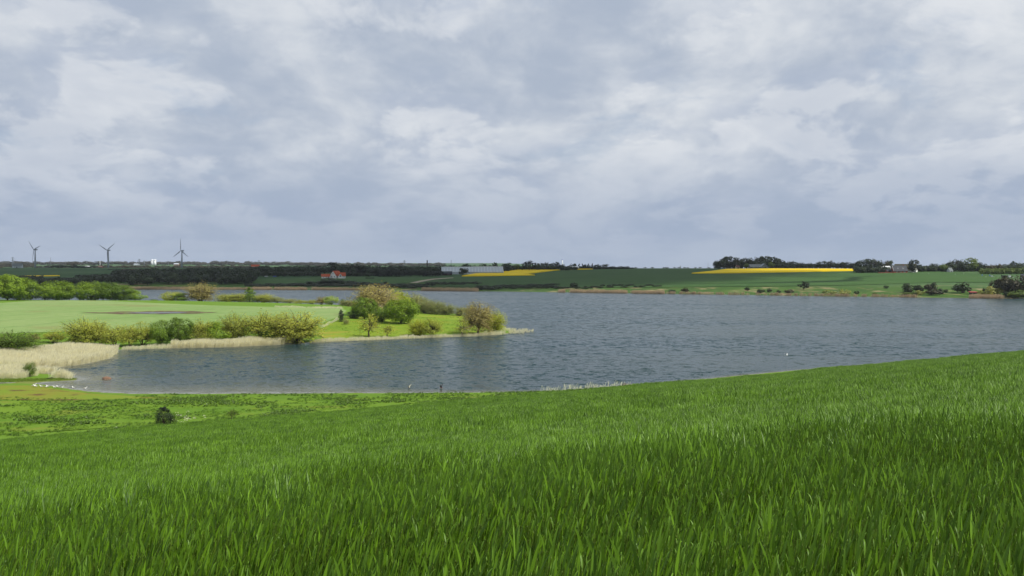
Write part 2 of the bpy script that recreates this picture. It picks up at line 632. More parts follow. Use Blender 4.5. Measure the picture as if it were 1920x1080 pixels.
attr_f(me, 'near', (zfield > .75) & (GY.ravel() < 330))
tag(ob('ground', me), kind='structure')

# ------------------------------------------------------------------ the lake
m, t = newmat('water')
geo = t.n('ShaderNodeNewGeometry'); p = geo.outputs['Position']
ad = t.n('ShaderNodeAttribute', attribute_name='depth')
gust = t.noise(t.mapv(p, (0, 0, 0), (0, 0, .12), (.006, .022, 1)), 1.0, 5, .6)
# wind waves: each patch of water tilted by crests that run across the view
def tilt(rot, sc, amp, off):
    q = t.mapv(p, off, (0, 0, rot), sc)
    nd = t.n('ShaderNodeTexNoise', i_Vector=q, i_Scale=1.0, i_Detail=3.0, i_Roughness=.6)
    s_ = t.n('ShaderNodeVectorMath', operation='SUBTRACT'); t.link(nd.outputs['Color'], s_.inputs[0]); s_.inputs[1].default_value = (.5, .5, .5)
    m_ = t.n('ShaderNodeVectorMath', operation='MULTIPLY'); t.link(s_.outputs[0], m_.inputs[0]); m_.inputs[1].default_value = (amp * .6, amp, 0)
    return m_.outputs[0]
def vadd(a_, b_):
    n_ = t.n('ShaderNodeVectorMath', operation='ADD'); t.link(a_, n_.inputs[0])
    if isinstance(b_, tuple): n_.inputs[1].default_value = b_
    else: t.link(b_, n_.inputs[1])
    return n_.outputs[0]
waves = vadd(vadd(tilt(.10, (.33, .36, 1), 1.6, (0, 0, 0)), tilt(-.08, (.95, .85, 1), 1.6, (5, 8, 0))), tilt(.2, (2.6, 3.0, 1), 1.1, (3, 2, 0)))
sc_ = t.n('ShaderNodeVectorMath', operation='SCALE'); t.link(waves, sc_.inputs[0]); t.link(t.rng(gust, .36, .64, .5, 1.4), sc_.inputs['Scale'])
nn_ = t.n('ShaderNodeVectorMath', operation='NORMALIZE'); t.link(vadd(sc_.outputs[0], (0.0, 0.0, 1.0)), nn_.inputs[0])
deep = t.mix(t.rng(gust, .4, .62), (.017, .038, .040), (.024, .048, .058))
shal = t.mix(t.noise(p, .15, 4), (.105, .11, .075), (.13, .13, .095))
col = t.mix(t.rng(ad.outputs['Fac'], 0, 20, .8, 0), deep, shal)
foam_n = t.noise(t.mapv(p, (1, 2, 0), (0, 0, .15), (.16, .5, 1)), 1.0, 5, .7)
caps = t.rng(foam_n, .685, .72)
shore_foam = t.math('MULTIPLY', t.rng(ad.outputs['Fac'], 0, 4.5, 1, 0), t.rng(t.noise(p, .35, 4, .6), .35, .6))
foam = t.math('MAXIMUM', t.math('MULTIPLY', caps, .55), t.math('MULTIPLY', shore_foam, .22))
col = t.mix(foam, col, (.62, .65, .68))
bs = t.n('ShaderNodeBsdfPrincipled', i_IOR=1.33); bs.inputs['Specular IOR Level'].default_value = .13
t.link(t.rng(foam, 0, 1, .20, .8, False), bs.inputs['Roughness'])
t.link(col, bs.inputs['Base Color']); t.link(nn_.outputs[0], bs.inputs['Normal'])
finish(t, bs.outputs[0])
keep = (GD < 14).reshape(nr, na)
kq = keep[:-1, :-1] | keep[1:, :-1] | keep[:-1, 1:] | keep[1:, 1:]
qq = Q[kq.ravel()]
used, inv = np.unique(qq, return_inverse=True)
wv = V[used].copy(); wv[:, 2] = 0.0
me = npmesh('lake', wv, inv.reshape(qq.shape)[:, ::-1], 'water', True)
attr_f(me, 'depth', -GD[used] * (1 + 4 * sstep(-45, 25, V[used, 0]) + 3 * sstep(205, 300, V[used, 1])))
tag(ob('lake', me), kind='structure')

# ------------------------------------------------------------------ fields
sheet('young_crop_field', world_poly([(-160, 580), (-40, 571), (0, 568.5), (60, 564), (130, 563), (200, 564.5), (300, 569), (400, 573), (520, 576), (640, 578.5), (650, 583), (640, 592), (610, 604), (585, 615), (480, 612), (380, 612), (250, 618), (130, 622), (60, 624), (-160, 632)], 720, 150), .10, 5.0, 'young_crop')
sheet('lush_meadow', world_poly([(596, 626), (600, 618), (640, 598), (660, 590), (720, 588), (780, 586), (860, 592), (900, 600), (925, 610), (935, 622), (880, 628), (800, 630), (700, 634), (610, 637)], 720, 150), .16, 4.0, 'lush_meadow')
sheet('wet_hollow', world_poly([(150, 587.2), (178, 586.0), (200, 586.3), (226, 584.6), (262, 585.0), (300, 583.5), (330, 584.4), (362, 583.9), (384, 585.5), (408, 586.2), (388, 587.7), (362, 588.9), (330, 588.6), (300, 590), (262, 589.0), (226, 589.8), (196, 588.4)], 720, 150, 8), .16, 3.0, 'wet_mud')
sheet('field_pond', world_poly([(235, 587.6), (270, 586.2), (330, 585.8), (352, 586.6), (335, 588.2), (280, 588.8)], 720, 150, 8), .20, 3.0, 'pond')
sheet('green_crop_field', world_poly([(815, 531), (830, 523), (866, 519), (1000, 517), (1040, 508), (1110, 505.5), (1185, 504), (1250, 504.2), (1300, 507), (1298, 513.6), (1400, 512.6), (1500, 510.6), (1602, 508.6), (1660, 508.3), (1720, 508.6), (1790, 511), (1860, 516), (1880, 521), (1872, 531), (1760, 529.5), (1640, 534), (1560, 536), (1400, 537.5), (1200, 539.5), (1000, 538.5), (880, 538), (830, 537)], 1560, 700), .35, 13.0, 'green_crop')
sheet('far_meadow', world_poly([(474, 524), (560, 522.5), (700, 522.5), (812, 522.5), (770, 530), (745, 533), (640, 534.5), (560, 534.5), (474, 535.5)], 1500, 700), .35, 12.0, 'far_meadow')
rp = world_poly([(866, 518.4), (935, 517.8), (1003, 517), (985, 514.8), (1012, 511), (1040, 507.6), (1060, 506), (1112, 505.3), (1060, 503.8), (1030, 504.2), (990, 506), (945, 508.6), (900, 513)], 1500, 700)
sheet('rapeseed_field', rp, 1.25, 9.0, 'rape', 1.3, .12)
rp = world_poly([(1297, 513.6), (1400, 512.4), (1500, 510.4), (1602, 508.4), (1600, 505.4), (1500, 504.8), (1440, 504.6), (1362, 505.6), (1335, 509.5)], 1480, 700)
sheet('rapeseed_field', rp, 1.25, 9.0, 'rape', 1.3, .12)
rp = world_poly([(40, 518.6), (112, 517.8), (112, 516.8), (40, 517.5)], 1700, 700)
sheet('rapeseed_field', rp, .6, 9.0, 'rape', .7, .08)
sheet('farm_track', world_poly([(768, 531), (790, 526.4), (812, 523.2), (850, 521), (850, 522.0), (815, 524.8), (800, 527.3), (782, 531.4)], 1500, 700, 6), .5, 6.0, 'gravel')
# near pasture by the water, with its trampled muddy corner
past = [hit(x, y, 60, 400) for x, y in [(-160, 726), (-60, 724), (40, 723), (95, 726.5), (130, 733), (200, 739.5), (400, 741), (700, 739.5), (960, 738.5)]]
past += [(x, EYE / 1.0 * 0 + y) for x, y in [(3, 186), (-12, 176), (-30, 160), (-48, 150), (-70, 140), (-95, 132), (-120, 128)]]
sheet('pasture', past, .05, 2.2, 'pasture')
sheet('muddy_shore', world_poly([(-160, 748), (-160, 727), (0, 723.6), (70, 723.6), (110, 731), (180, 739.5), (260, 744), (330, 747), (200, 750), (90, 752), (0, 750)], 400, 60, 8), .085, 1.8, 'shore_mud')

# ------------------------------------------------------------------ wheat
leafmat('wheat_leaf', (.074, .190, .009), .75, .12, .3, .5, .3)  # leaf tones spread wide so colour carries some light and shade contrast
leafmat('wheat_stem', (.095, .17, .022), .3, .2, .2, .5, .3)


def blade(pts, ws, side):
    """ribbon along pts with half widths ws, folded a little along its midrib"""
    v = []; f = []
    for i, (p, wd) in enumerate(zip(pts, ws)):
        p = Vector(p)
        v += [p - side * wd, p + Vector((0, 0, -wd * .35)), p + side * wd]
    for i in range(len(pts) - 1):
        a = i * 3
        f += [(a, a + 1, a + 4, a + 3), (a + 1, a + 2, a + 5, a + 4)]
    return v, f


def wheat_plant(rng, seg=5, leaves=5, ribs=True):
    mb = MB()
    h = rng.uniform(.50, .70)
    lean = Vector((rng.normal(.10, .05), rng.normal(0, .05), 0))
    st = [Vector((0, 0, 0)) + lean * (t * t) + Vector((0, 0, h * t)) for t in (0, .5, 1)]
    mb.tube(st, [.0022, .002, .0016], 3, False)
    nst = len(mb.f)
    for i in range(leaves):
        t = (1.0, .72, .62, .52, .42)[i] + rng.uniform(-.08, .02)
        base = lean * (t * t) + Vector((0, 0, h * t))
        az = rng.normal(.95, .6) if rng.random() < .94 else rng.uniform(-3.1, 3.1)
        L = rng.uniform(.07, .128)
        wd = rng.uniform(.0056, .0092)
        el = rng.uniform(1.0, 1.42)
        curl = rng.uniform(.05, .7) if rng.random() < .95 else rng.uniform(1.0, 2.4)
        tw = rng.uniform(-1.3, 1.3)
        p = base.copy(); pts = []; ws = []
        for k in range(seg + 1):
            u = k / seg
            pts.append(p.copy()); ws.append(wd * (min(1, .45 + 2.6 * u) * (1 - u ** 2.4)) + .0003)
            e = el - curl * u * u
            p = p + Vector((math.cos(e) * math.cos(az), math.cos(e) * math.sin(az), math.sin(e))) * (L / seg)
        ph = rng.normal(0, .75); sd = Vector((math.cos(ph), math.sin(ph), 0)); dr = (pts[-1] - pts[0]).normalized(); sd = sd - dr * sd.dot(dr)
        v, f = blade(pts, ws, sd.normalized())
        mb.add(v, f)
        if ribs and i < 1:
            mb.add([base + Vector(q) * .0035 for q in ((1, 0, -1), (-.5, .87, -1), (-.5, -.87, -1), (0, 0, 2))], [(0, 1, 3), (1, 2, 3), (2, 0, 3)])
    me = mesh('wheat_plant', mb.v, mb.f, ['wheat_leaf', 'wheat_stem'], True)
    mi = [1 if (i < nst or len(q) == 3) else 0 for i, q in enumerate(mb.f)]
    me.polygons.foreach_set('material_index', mi)
    return me


def wheat_patch(rng, size, n, seg, wmul):
    """many simple plants standing together, for further down the slope"""
    vs = []; fs = []; nv = 0
    for _ in range(n):
        x, y = rng.uniform(-size / 2, size / 2, 2)
        az = rng.normal(.9, .7); el = rng.uniform(1.1, 1.45); curl = rng.uniform(.2, 1.2)
        L = rng.uniform(.14, .26) * (1 + .35 * (wmul > 1)); wd = rng.uniform(.0055, .009) * wmul
        p = Vector((x, y, rng.uniform(.44, .62) if rng.random() < .4 else rng.uniform(.18, .42))); ph = rng.normal(0, .8); side = Vector((math.cos(ph), math.sin(ph), 0)); side = (side - Vector((math.cos(az) * .35, math.sin(az) * .35, .93)) * side.dot(Vector((math.cos(az) * .35, math.sin(az) * .35, .93)))).normalized()
        for k in range(seg + 1):
            u = k / seg
            wk = wd * (min(1, .5 + 2 * u) * (1 - u ** 2.2)) + .0004
            vs += [p - side * wk, p + side * wk]
            e = el - curl * u * u
            p = p + Vector((math.cos(e) * math.cos(az), math.cos(e) * math.sin(az), math.sin(e))) * (L / seg)
        for k in range(seg):
            a = nv + 2 * k
            fs.append((a, a + 1, a + 3, a + 2))
        nv += 2 * (seg + 1)
    return npmesh('wheat_patch', np.array([tuple(v) for v in vs]), np.array(fs), 'wheat_leaf', True)


def slope_rot(X, Y, eps=.5):
    gx = (ground(X + eps, Y) - ground(X - eps, Y)) / (2 * eps)
    gy = (ground(X, Y + eps) - ground(X, Y - eps)) / (2 * eps)
    return np.arctan(gy), -np.arctan(gx)


def wheat_mask(X, Y):
    zc = EYE - field_h(X, Y)
    edge = zc > (1.62 + .12 * vnoise(X / 3, Y / 3))
    return edge & (sdist(X, Y) > 5.5) & (np.abs(X) < .60 * Y + 3.0)


def jgrid(D0, D1, step, fade_in=None, fade_out=None):
    n = int(1.25 * D1 / step) + 2
    xs = (np.arange(-n // 2, n // 2 + 1)) * step
    ys = np.arange(0, D1 + step, step)
    X, Y = np.meshgrid(xs, ys)
    X = X.ravel(); Y = Y.ravel()
    X = X + RNG.uniform(-.5, .5, X.size) * step; Y = Y + RNG.uniform(-.5, .5, Y.size) * step
    D = np.hypot(X, Y)
    k = (D >= D0) & (D < D1) & (np.abs(X) < .60 * Y + 3.0)
    X, Y, D = X[k], Y[k], D[k]
    u = RNG.random(X.size)
    k = wheat_mask(X, Y)
    if fade_in: k &= u < sstep(*fade_in, D)
    if fade_out: k &= u >= sstep(*fade_out, D)
    return X[k], Y[k]


NEAR, MID = 13.0, 42.0
wr = np.random.default_rng(5)
plants = [wheat_plant(wr) for _ in range(14)]
X, Y = jgrid(1.2, NEAR + 4, .037, None, (NEAR - 4, NEAR + 4))
Z = ground(X, Y)
patchy = .94 + .40 * vnoise(X / 1.1, Y / 1.1) + .25 * vnoise(X / 3.7 + 9, Y / 3.7)
n = len(X)
yaw = wr.normal(0, .5, n)
rots = np.column_stack([wr.normal(0, .06, n), wr.normal(.05, .07, n), yaw])
s = wr.uniform(.86, 1.14, n) * patchy
o = instancer('wheat_crop', plants, np.column_stack([X, Y, Z]), rots, np.column_stack([s * .66, s * .66, s]), wr.integers(0, 14, n))
tag(o, 'dense green wheat leaning in the wind close up', 'wheat', kind='stuff')
mids = [wheat_patch(wr, .44, 110, 3, .95) for _ in range(8)]
X, Y = jgrid(NEAR - 4, MID + 10, .36, (NEAR - 4, NEAR + 4), (MID - 10, MID + 10))
n = len(X); rx, ry = slope_rot(X, Y)
s = wr.uniform(.9, 1.1, n) * (.97 + .30 * vnoise(X / 1.6, Y / 1.6) + .25 * vnoise(X / 5, Y / 4))
o = instancer('wheat_crop', mids, np.column_stack([X, Y, ground(X, Y)]), np.column_stack([rx, ry, wr.normal(0, .35, n)]), np.column_stack([np.ones(n), np.ones(n), s]), wr.integers(0, 8, n))
tag(o, 'green wheat on the middle of the slope', 'wheat', kind='stuff')
fars = [wheat_patch(wr, 1.25, 300, 2, 1.9) for _ in range(6)]
X, Y = jgrid(MID - 10, 300, .95, (MID - 10, MID + 10))
n = len(X); rx, ry = slope_rot(X, Y)
s = wr.uniform(.72, 1.12, n) * (.97 + .3 * vnoise(X / 4, Y / 4) + .35 * vnoise(X / 11, Y / 9))
o = instancer('wheat_crop', fars, np.column_stack([X, Y, ground(X, Y)]), np.column_stack([rx, ry, wr.normal(0, .3, n)]), np.column_stack([np.ones(n), np.ones(n), s]), wr.integers(0, 6, n))
tag(o, 'green wheat running down to the lake edge', 'wheat', kind='stuff')

# ------------------------------------------------------------------ trees and shrubs
leafmat('leaf_fresh', (.165, .275, .018), .55, .3, .15)
leafmat('leaf_mid', (.115, .20, .018), .5, .3, .12)
leafmat('leaf_dark', (.024, .046, .014), .4, .2, .15)
leafmat('leaf_conifer', (.011, .021, .009), .4, .12, .1)
leafmat('leaf_willow', (.385, .44, .075), .28, .45, .12)
leafmat('leaf_grey', (.31, .35, .13), .28, .45, .12)
leafmat('leaf_yellow', (.34, .40, .03), .3, .45, .1)
leafmat('leaf_tan', (.355, .32, .115), .3, .42, .05, tcol=(1.1, 1.0, .7))
leafmat('leaf_chestnut', (.34, .46, .10), .6, .35, .1)
leafmat('leaf_far', (.026, .046, .018), .4, .2, .2)
leafmat('leaf_far_brown', (.050, .050, .026), .4, .2, .2)
leafmat('leaf_far_green', (.095, .15, .03), .4, .3, .15)


def leaves(pos, nrm, size, rng, elong=1.7):
    n = len(pos)
    nrm = nrm / (np.linalg.norm(nrm, axis=1)[:, None] + 1e-9)
    r = rng.normal(size=(n, 3))
    a = np.cross(nrm, r); a /= np.linalg.norm(a, axis=1)[:, None] + 1e-9
    b = np.cross(nrm, a)
    s = (size * rng.uniform(.6, 1.4, n))[:, None]
    v = np.stack([pos - a * s * elong * .5, pos + b * s * .5, pos + a * s * elong * .5, pos - b * s * .5], 1).reshape(-1, 3)
    return v, np.arange(4 * n).reshape(n, 4)


def sph(rng, n):
    d = rng.normal(size=(n, 3))
    return d / np.linalg.norm(d, axis=1)[:, None]


def bez(a, b, c, n):
    a, b, c = Vector(a), Vector(b), Vector(c)
    return [a * (1 - t) ** 2 + b * 2 * t * (1 - t) + c * t * t for t in [i / n for i in range(n + 1)]]


def dense(seed, n=2600, lobes=26, size=.030, zc=.56, zr=.44, trunk=.022, cone=0.0, lob=(.12, .22), base=None):
    rng = np.random.default_rng(seed)
    mb = MB()
    base = zc - zr if base is None else base
    mb.tube([(0, 0, -.03), (.01, 0, max(base, .05)), (.0, .01, zc + zr * .3)], [trunk * 1.25, trunk, trunk * .45], 6)
    P = []; N = []
    for i in range(lobes):
        d = sph(rng, 1)[0]
        rl = rng.uniform(*lob)
        u = rng.uniform(.75, 1.0)
        z = zc + d[2] * (zr - rl * .8) * u
        f = 1.0
        if cone:
            z = base + (1 - base) * (i + .5) / lobes * .93
            f = max(.06, (1 - (z - base) / (1 - base)) ** cone)
            rl = max(.05, .26 * f)
        c = np.array([d[0] * (.5 - rl * .85) * u * f * (1.0 if not cone else 1.1), d[1] * (.5 - rl * .85) * u * f * (1.0 if not cone else 1.1), z])
        k = int(n / lobes)
        dd = sph(rng, k)
        out = c - np.array([0, 0, zc]); out /= np.linalg.norm(out) + 1e-6
        dd = dd + .45 * out; dd /= np.linalg.norm(dd, axis=1)[:, None]
        rr = rl * (.45 + .6 * rng.random(k) ** .6)
        sc = np.array([1, 1, 1.0 if not cone else .8])
        P.append(c + dd * rr[:, None] * sc); N.append(dd * .8 + .5 * out + .42 * rng.normal(size=(k, 3)) + np.array([0, 0, .3]))
        mb.tube(bez((0, 0, max(.04, base * .8 + rng.uniform(0, .25) * zr)), (c[0] * .35, c[1] * .35, (c[2] + base) * .5), c, 3), [trunk * .5, trunk * .35, trunk * .22, trunk * .1], 3, False)
    v, q = leaves(np.concatenate(P), np.concatenate(N), size, rng)
    v[:, 2] = np.maximum(v[:, 2], .0)
    top = v[:, 2].max()
    v[:, 2] *= 1 / top
    hw = np.percentile(np.abs(v[:, :2]), 98) * 2
    v[:, :2] /= hw
    return (mesh('trunk', mb.v, mb.f, 'bark'), npmesh('crown', v, q, 'leaf_mid'))


def branchy(seed, n=2200, twigs=70, size=.022, stems=6, zlow=.15, forkz=.12, leafspan=.6, jit=.04, tw=.006, flat=1.0, trunk=.03, lean=0.0, single=False):
    """open shrub or half-bare tree: curved stems fanning to a domed outline, leaves along the outer twigs"""
    rng = np.random.default_rng(seed)
    mb = MB()
    forks = []
    if single:
        mb.tube([(0, 0, -.03), (.01 + lean * .1, 0, forkz * .6), (lean * .2, .01, forkz * 1.6)], [trunk * 1.2, trunk, trunk * .7], 6)
        for i in range(stems):
            a = rng.uniform(0, 6.28); r = rng.uniform(.05, .16)
            e = (lean * .3 + math.cos(a) * r, math.sin(a) * r, forkz * 1.6 + rng.uniform(.1, .3))
            mb.tube(bez((lean * .12, 0, forkz * rng.uniform(.7, 1.5)), (lean * .2, 0, forkz * 1.8), e, 3), [trunk * .6, trunk * .5, trunk * .4, trunk * .3], 4, False)
            forks.append(e)
    else:
        for i in range(stems):
            a = 6.28 * i / stems + rng.uniform(-.4, .4); r = rng.uniform(.06, .16)
            b = (math.cos(a) * r * .3, math.sin(a) * r * .3, -.03)
            e = (lean * .3 + math.cos(a) * r, math.sin(a) * r, forkz + rng.uniform(0, .2))
            mb.tube(bez(b, (b[0], b[1], forkz * .6), e, 2), [trunk * .6, trunk * .45, trunk * .35], 4, False)
            forks.append(e)
    P = []; N = []
    k = max(3, n // twigs)
    for i in range(twigs):
        d = sph(rng, 1)[0]
        el = rng.uniform(zlow, 1.0)
        u = rng.uniform(.72, 1.0)
        z = el ** flat * u
        wx = .5 * math.sqrt(max(.02, 1 - ((z - .45) / .56) ** 2)) * rng.uniform(.45, 1.0)
        a = rng.uniform(0, 6.28)
        tip = Vector((lean * z + math.cos(a) * wx, math.sin(a) * wx, z))
        fk = Vector(min(forks, key=lambda e: (Vector(e) - tip).length + rng.uniform(0, .25)))
        mid = fk.lerp(tip, .5) + Vector((-math.cos(a) * .05, -math.sin(a) * .05, .08)) + Vector(rng.normal(0, .03, 3))
        pts = bez(fk, mid, tip, 4)
        mb.tube(pts, [tw * 1.6, tw * 1.2, tw * .9, tw * .6, tw * .3], 3, False)
        t = 1 - leafspan * rng.random(k) ** 1.2
        A, B, Cc = np.array(fk), np.array(mid), np.array(tip)
        pos = A * ((1 - t) ** 2)[:, None] + B * (2 * t * (1 - t))[:, None] + Cc * (t * t)[:, None]
        P.append(pos + rng.normal(0, jit, (k, 3)) * (.4 + .6 * t)[:, None]); N.append(.65 * sph(rng, k) + np.array([math.cos(a) * .6, math.sin(a) * .6, .55]))
    v, q = leaves(np.concatenate(P), np.concatenate(N), size, rng, 2.2)
    v[:, 2] = np.maximum(v[:, 2], .0)
    kz = 1 / np.percentile(v[:, 2], 99.6); kx = 1 / (np.percentile(np.abs(v[:, :2]), 96.5) * 2)
    v *= (kx, kx, kz)
    mb.v = [(x * kx, y * kx, z * kz) for x, y, z in mb.v]
    return (mesh('trunk', mb.v, mb.f, 'bark'), npmesh('crown', v, q, 'leaf_willow'))


PROTO = {
    'round': [dense(1, n=5600, lobes=34, lob=(.10, .2), zc=.50, zr=.50, base=.06, size=.022), dense(2, n=5600, lobes=38, lob=(.10, .2), zc=.5, zr=.5, base=.06, size=.022), dense(3, n=5600, lob=(.11, .21), lobes=24, zc=.52, zr=.48, base=.08, size=.022)],
    'big': [dense(4, n=6500, lobes=52, size=.023, lob=(.10, .18), zc=.5, zr=.5, base=.04), dense(5, n=6500, lobes=48, size=.023, lob=(.10, .19), zc=.5, zr=.5, base=.04)],
    'bush': [dense(6, n=5200, size=.022, zc=.48, zr=.52, lobes=30, base=.0, trunk=.015), dense(7, n=5200, size=.022, zc=.46, zr=.54, lobes=34, base=.0, trunk=.015), dense(8, n=5600, size=.021, zc=.5, zr=.5, lobes=24, base=.0, trunk=.015)],
    'cone': [dense(9, n=2200, lobes=34, cone=.85, base=.03, size=.028), dense(10, n=2200, lobes=30, cone=.7, base=.05, size=.028)],
    'evergreen': [dense(30, n=5200, lobes=40, cone=.6, base=.0, size=.020)],
    'willow': [branchy(11, n=5200, twigs=110, size=.017), branchy(12, n=5200, twigs=120, size=.016), branchy(13, n=5600, stems=8, twigs=130, size=.016), branchy(14, n=4800, twigs=100, stems=5, size=.018)],
    'willow_full': [branchy(15, n=11000, twigs=200, stems=9, leafspan=.9, jit=.045, size=.014, zlow=.04), branchy(16, n=11000, twigs=190, stems=8, leafspan=.9, jit=.045, size=.014, zlow=.04)],
    'sparse': [branchy(17, n=900, twigs=60, size=.024, single=True, trunk=.035, tw=.008, lean=.05), branchy(18, n=800, twigs=50, size=.026, single=True, trunk=.035, tw=.009, lean=-.12)],
    'bare': [branchy(19, n=9000, twigs=280, size=.0135, stems=10, single=True, forkz=.14, leafspan=.8, tw=.0045, trunk=.03, zlow=.12), branchy(20, n=9000, twigs=260, size=.0145, stems=9, single=True, forkz=.12, leafspan=.75, tw=.0045, trunk=.028, zlow=.1)],
    'far': [dense(21, n=520, lobes=14, size=.075, lob=(.15, .26)), dense(22, n=520, lobes=16, size=.07, lob=(.13, .24)), dense(23, n=560, lobes=12, size=.07, zc=.5, zr=.5, base=.05, lob=(.16, .28)), dense(24, n=500, lobes=18, size=.07, lob=(.1, .2))],
    'farbush': [dense(25, n=420, lobes=12, size=.085, zc=.48, zr=.52, base=0, lob=(.16, .28)), dense(26, n=420, lobes=14, size=.085, zc=.45, zr=.55, base=0, lob=(.15, .26))],
    'farbare': [branchy(27, n=520, twigs=70, size=.045, stems=8, single=True, forkz=.2, leafspan=.5, tw=.007, trunk=.03, zlow=.35), branchy(28, n=420, twigs=60, size=.045, stems=8, single=True, forkz=.22, leafspan=.5, tw=.007, trunk=.03, zlow=.4)],
    'farcone': [dense(29, n=420, lobes=16, size=.07, cone=.8, base=.05)],
}
PICK = {}


def tree(kind, x, ytop, wpx, ybase=None, D=None, mat='leaf_mid', label='', group=None, name='tree', cat='tree', bark=None, sink=0.0, dmin=150):
    """stand a tree where the photo puts its foot (row ybase, or distance D when the foot is hidden)"""
    if D is None:
        X, Y = hit(x, ybase, dmin)
        D = Y
    else:
        X, Y = (x - 960) / F * D, D
    z = max(0.0, g1(X, Y)) - sink
    H = EYE - (ytop - HY) / F * D - z
    W = wpx * D / F * (1.22 if kind.startswith('far') else 1.0)
    i = PICK.get(kind, 0); PICK[kind] = i + 1
    tr, cr = PROTO[kind][i % len(PROTO[kind])]
    root = empty(name, (X, Y, z), random.uniform(0, 6.28))
    for nm, me, mt in (('trunk', tr, bark), ('crown', cr, mat)):
        o = ob(nm, me, root, scale=(W, W, H))
        if mt:
            o.material_slots[0].link = 'OBJECT'
            o.material_slots[0].material = MATS[mt]
    tag(root, label, cat, group)
    return root


# hedge of fresh green trees along the top of the peninsula field
HG = 'hedge trees on the peninsula'
HL = 'fresh green tree in the hedge behind the pale field, before the turbines'
tree('big', 14, 513, 66, D=556, mat='leaf_fresh', label='tallest bright green broadleaf tree of the hedge above the pale field', name='broadleaf_tree')
for x, yt, wd, D in [(-30, 514, 60, 556), (36, 520, 42, 560), (58, 524, 34, 566), (84, 527, 36, 570), (108, 526, 38, 574), (130, 529, 34, 577), (150, 530, 32, 580), (171, 527, 38, 582), (193, 529, 34, 585), (217, 529, 38, 588), (232, 536, 28, 590)]:
    tree('bush', x, yt - 1, wd * 1.45, D=D, mat='leaf_mid' if x % 3 else 'leaf_fresh', label=('bushy hedge tree beside the tallest bright tree at the pale field' if x < 60 else 'hedge tree at the lake end of the hedge, next to the low rounded bush' if x > 185 else 'middle hedge tree between the tallest bright tree and the lake end'), group=HG, name='hedge_tree')
tree('bush', 253, 543, 44, D=596, mat='leaf_fresh', label='low rounded green bush at the lake end of the hedge', name='bush', cat='bush')
tree('bush', 288, 561, 14, D=598, mat='leaf_mid', label='tiny green bush in the gap beside the hedge end', name='bush', cat='bush')
tree('bush', 322, 546, 44, D=600, mat='leaf_willow', label='rounded yellow green bush left of the tan leaved tree on the ridge', name='bush', cat='bush')
tree('bush', 345, 549, 36, D=598, mat='leaf_mid', label='small green bush tucked against the tan leaved ridge tree', name='bush', cat='bush')
tree('willow_full', 376, 531, 50, D=600, mat='leaf_tan', label='tan leaved tree on the ridge beside a green bush', name='broadleaf_tree')
# willows and trees along the back shore of the peninsula
BG = 'pale willows along the back shore of the peninsula'
BL = 'pale grey green willow bush along the far side of the peninsula field'
for x, yt, wd, D in [(428, 551, 44, 596), (450, 550, 38, 598), (494, 551, 42, 592), (519, 557, 30, 588), (543, 560, 30, 584), (564, 562, 22, 582), (584, 562, 26, 578), (556, 566, 20, 575), (655, 562, 34, 545), (672, 565, 26, 540)]:
    tree('willow_full' if wd > 33 else 'willow', x, yt, wd, D=D, mat='leaf_grey' if x % 2 else 'leaf_willow', label=('pale willow bush touching the conical green tree on the back shore' if 440 < x < 500 else 'broad pale willow at the far end of the back shore row from the flowering tree' if x < 440 else 'low tan green scrub between the flowering tree and the big clump' if x > 640 else 'small grey green willow between the conical tree and the flowering tree'), group=BG, name='willow_bush', cat='bush')
tree('cone', 468, 538, 30, D=588, mat='leaf_mid', label='conical green tree standing among pale willow bushes', name='conical_tree')
tree('willow', 603, 556, 22, D=570, mat='leaf_tan', label='small tan bush beside the white flowering tree', name='bush', cat='bush')
tree('round', 621, 554, 28, D=560, mat='leaf_chestnut', label='bright green tree with pale flower heads among the back shore willows', name='flowering_tree')
tree('cone', 642, 561, 13, D=552, mat='leaf_mid', label='small pointed green tree beside the bright flowering tree', name='conical_tree')
# the big group in the middle of the peninsula
tree('bare', 704, 534, 82, ybase=594, mat='leaf_tan', label='large half bare tan tree at the heart of the peninsula clump', name='broadleaf_tree', bark='bark_pale')
tree('big', 742, 541, 50, ybase=592, mat='leaf_yellow', label='yellow green tree rising behind the bright round tree', name='broadleaf_tree')
tree('big', 683, 556, 46, ybase=599, mat='leaf_mid', label='mid green leafy tree at the foot of the half bare tan tree', name='broadleaf_tree')
tree('big', 752, 556, 64, ybase=607, mat='leaf_fresh', label='bright green round tree with dark shaded foot in the meadow', name='broadleaf_tree')
tree('bush', 716, 577, 44, ybase=604, mat='leaf_mid', label='dark green undergrowth bush between the two green clump trees', name='bush', cat='bush')
tree('bush', 664, 581, 26, ybase=598, mat='leaf_dark', label='low dark bush at the edge of the clump by the conifer', name='bush', cat='bush')
WG = 'olive willows behind the meadow'
WL = 'olive grey willow bush behind the meadow, right of the big clump'
for x, yt, wd, yb in [(776, 551, 42, 586), (797, 560, 38, 588), (818, 564, 40, 590), (838, 570, 30, 591), (862, 575, 20, 593)]:
    tree('willow_full', x, yt, wd, ybase=yb, mat='leaf_grey', label=WL, group=WG, name='willow_bush', cat='bush')
tree('cone', 639.5, 580, 15, ybase=604, mat='leaf_conifer', label='small dark conifer alone on the grass bank', name='conifer')
tree('willow', 649, 597, 12, ybase=609, mat='leaf_grey', label='tiny grey bush just right of the dark conifer', name='bush', cat='bush')
tree('sparse', 691, 587, 42, ybase=632.5, mat='leaf_willow', label='gnarled willow with dark forked trunk on the meadow shore', name='willow_tree', bark='bark')
tree('sparse', 726, 607, 26, ybase=632, mat='leaf_willow', label='thin scrubby sapling right of the gnarled willow', name='sapling', cat='sapling')
tree('willow_full', 783, 600, 32, ybase=630, mat='leaf_yellow', label='rounded yellow green bush on the meadow shore', name='bush', cat='bush')
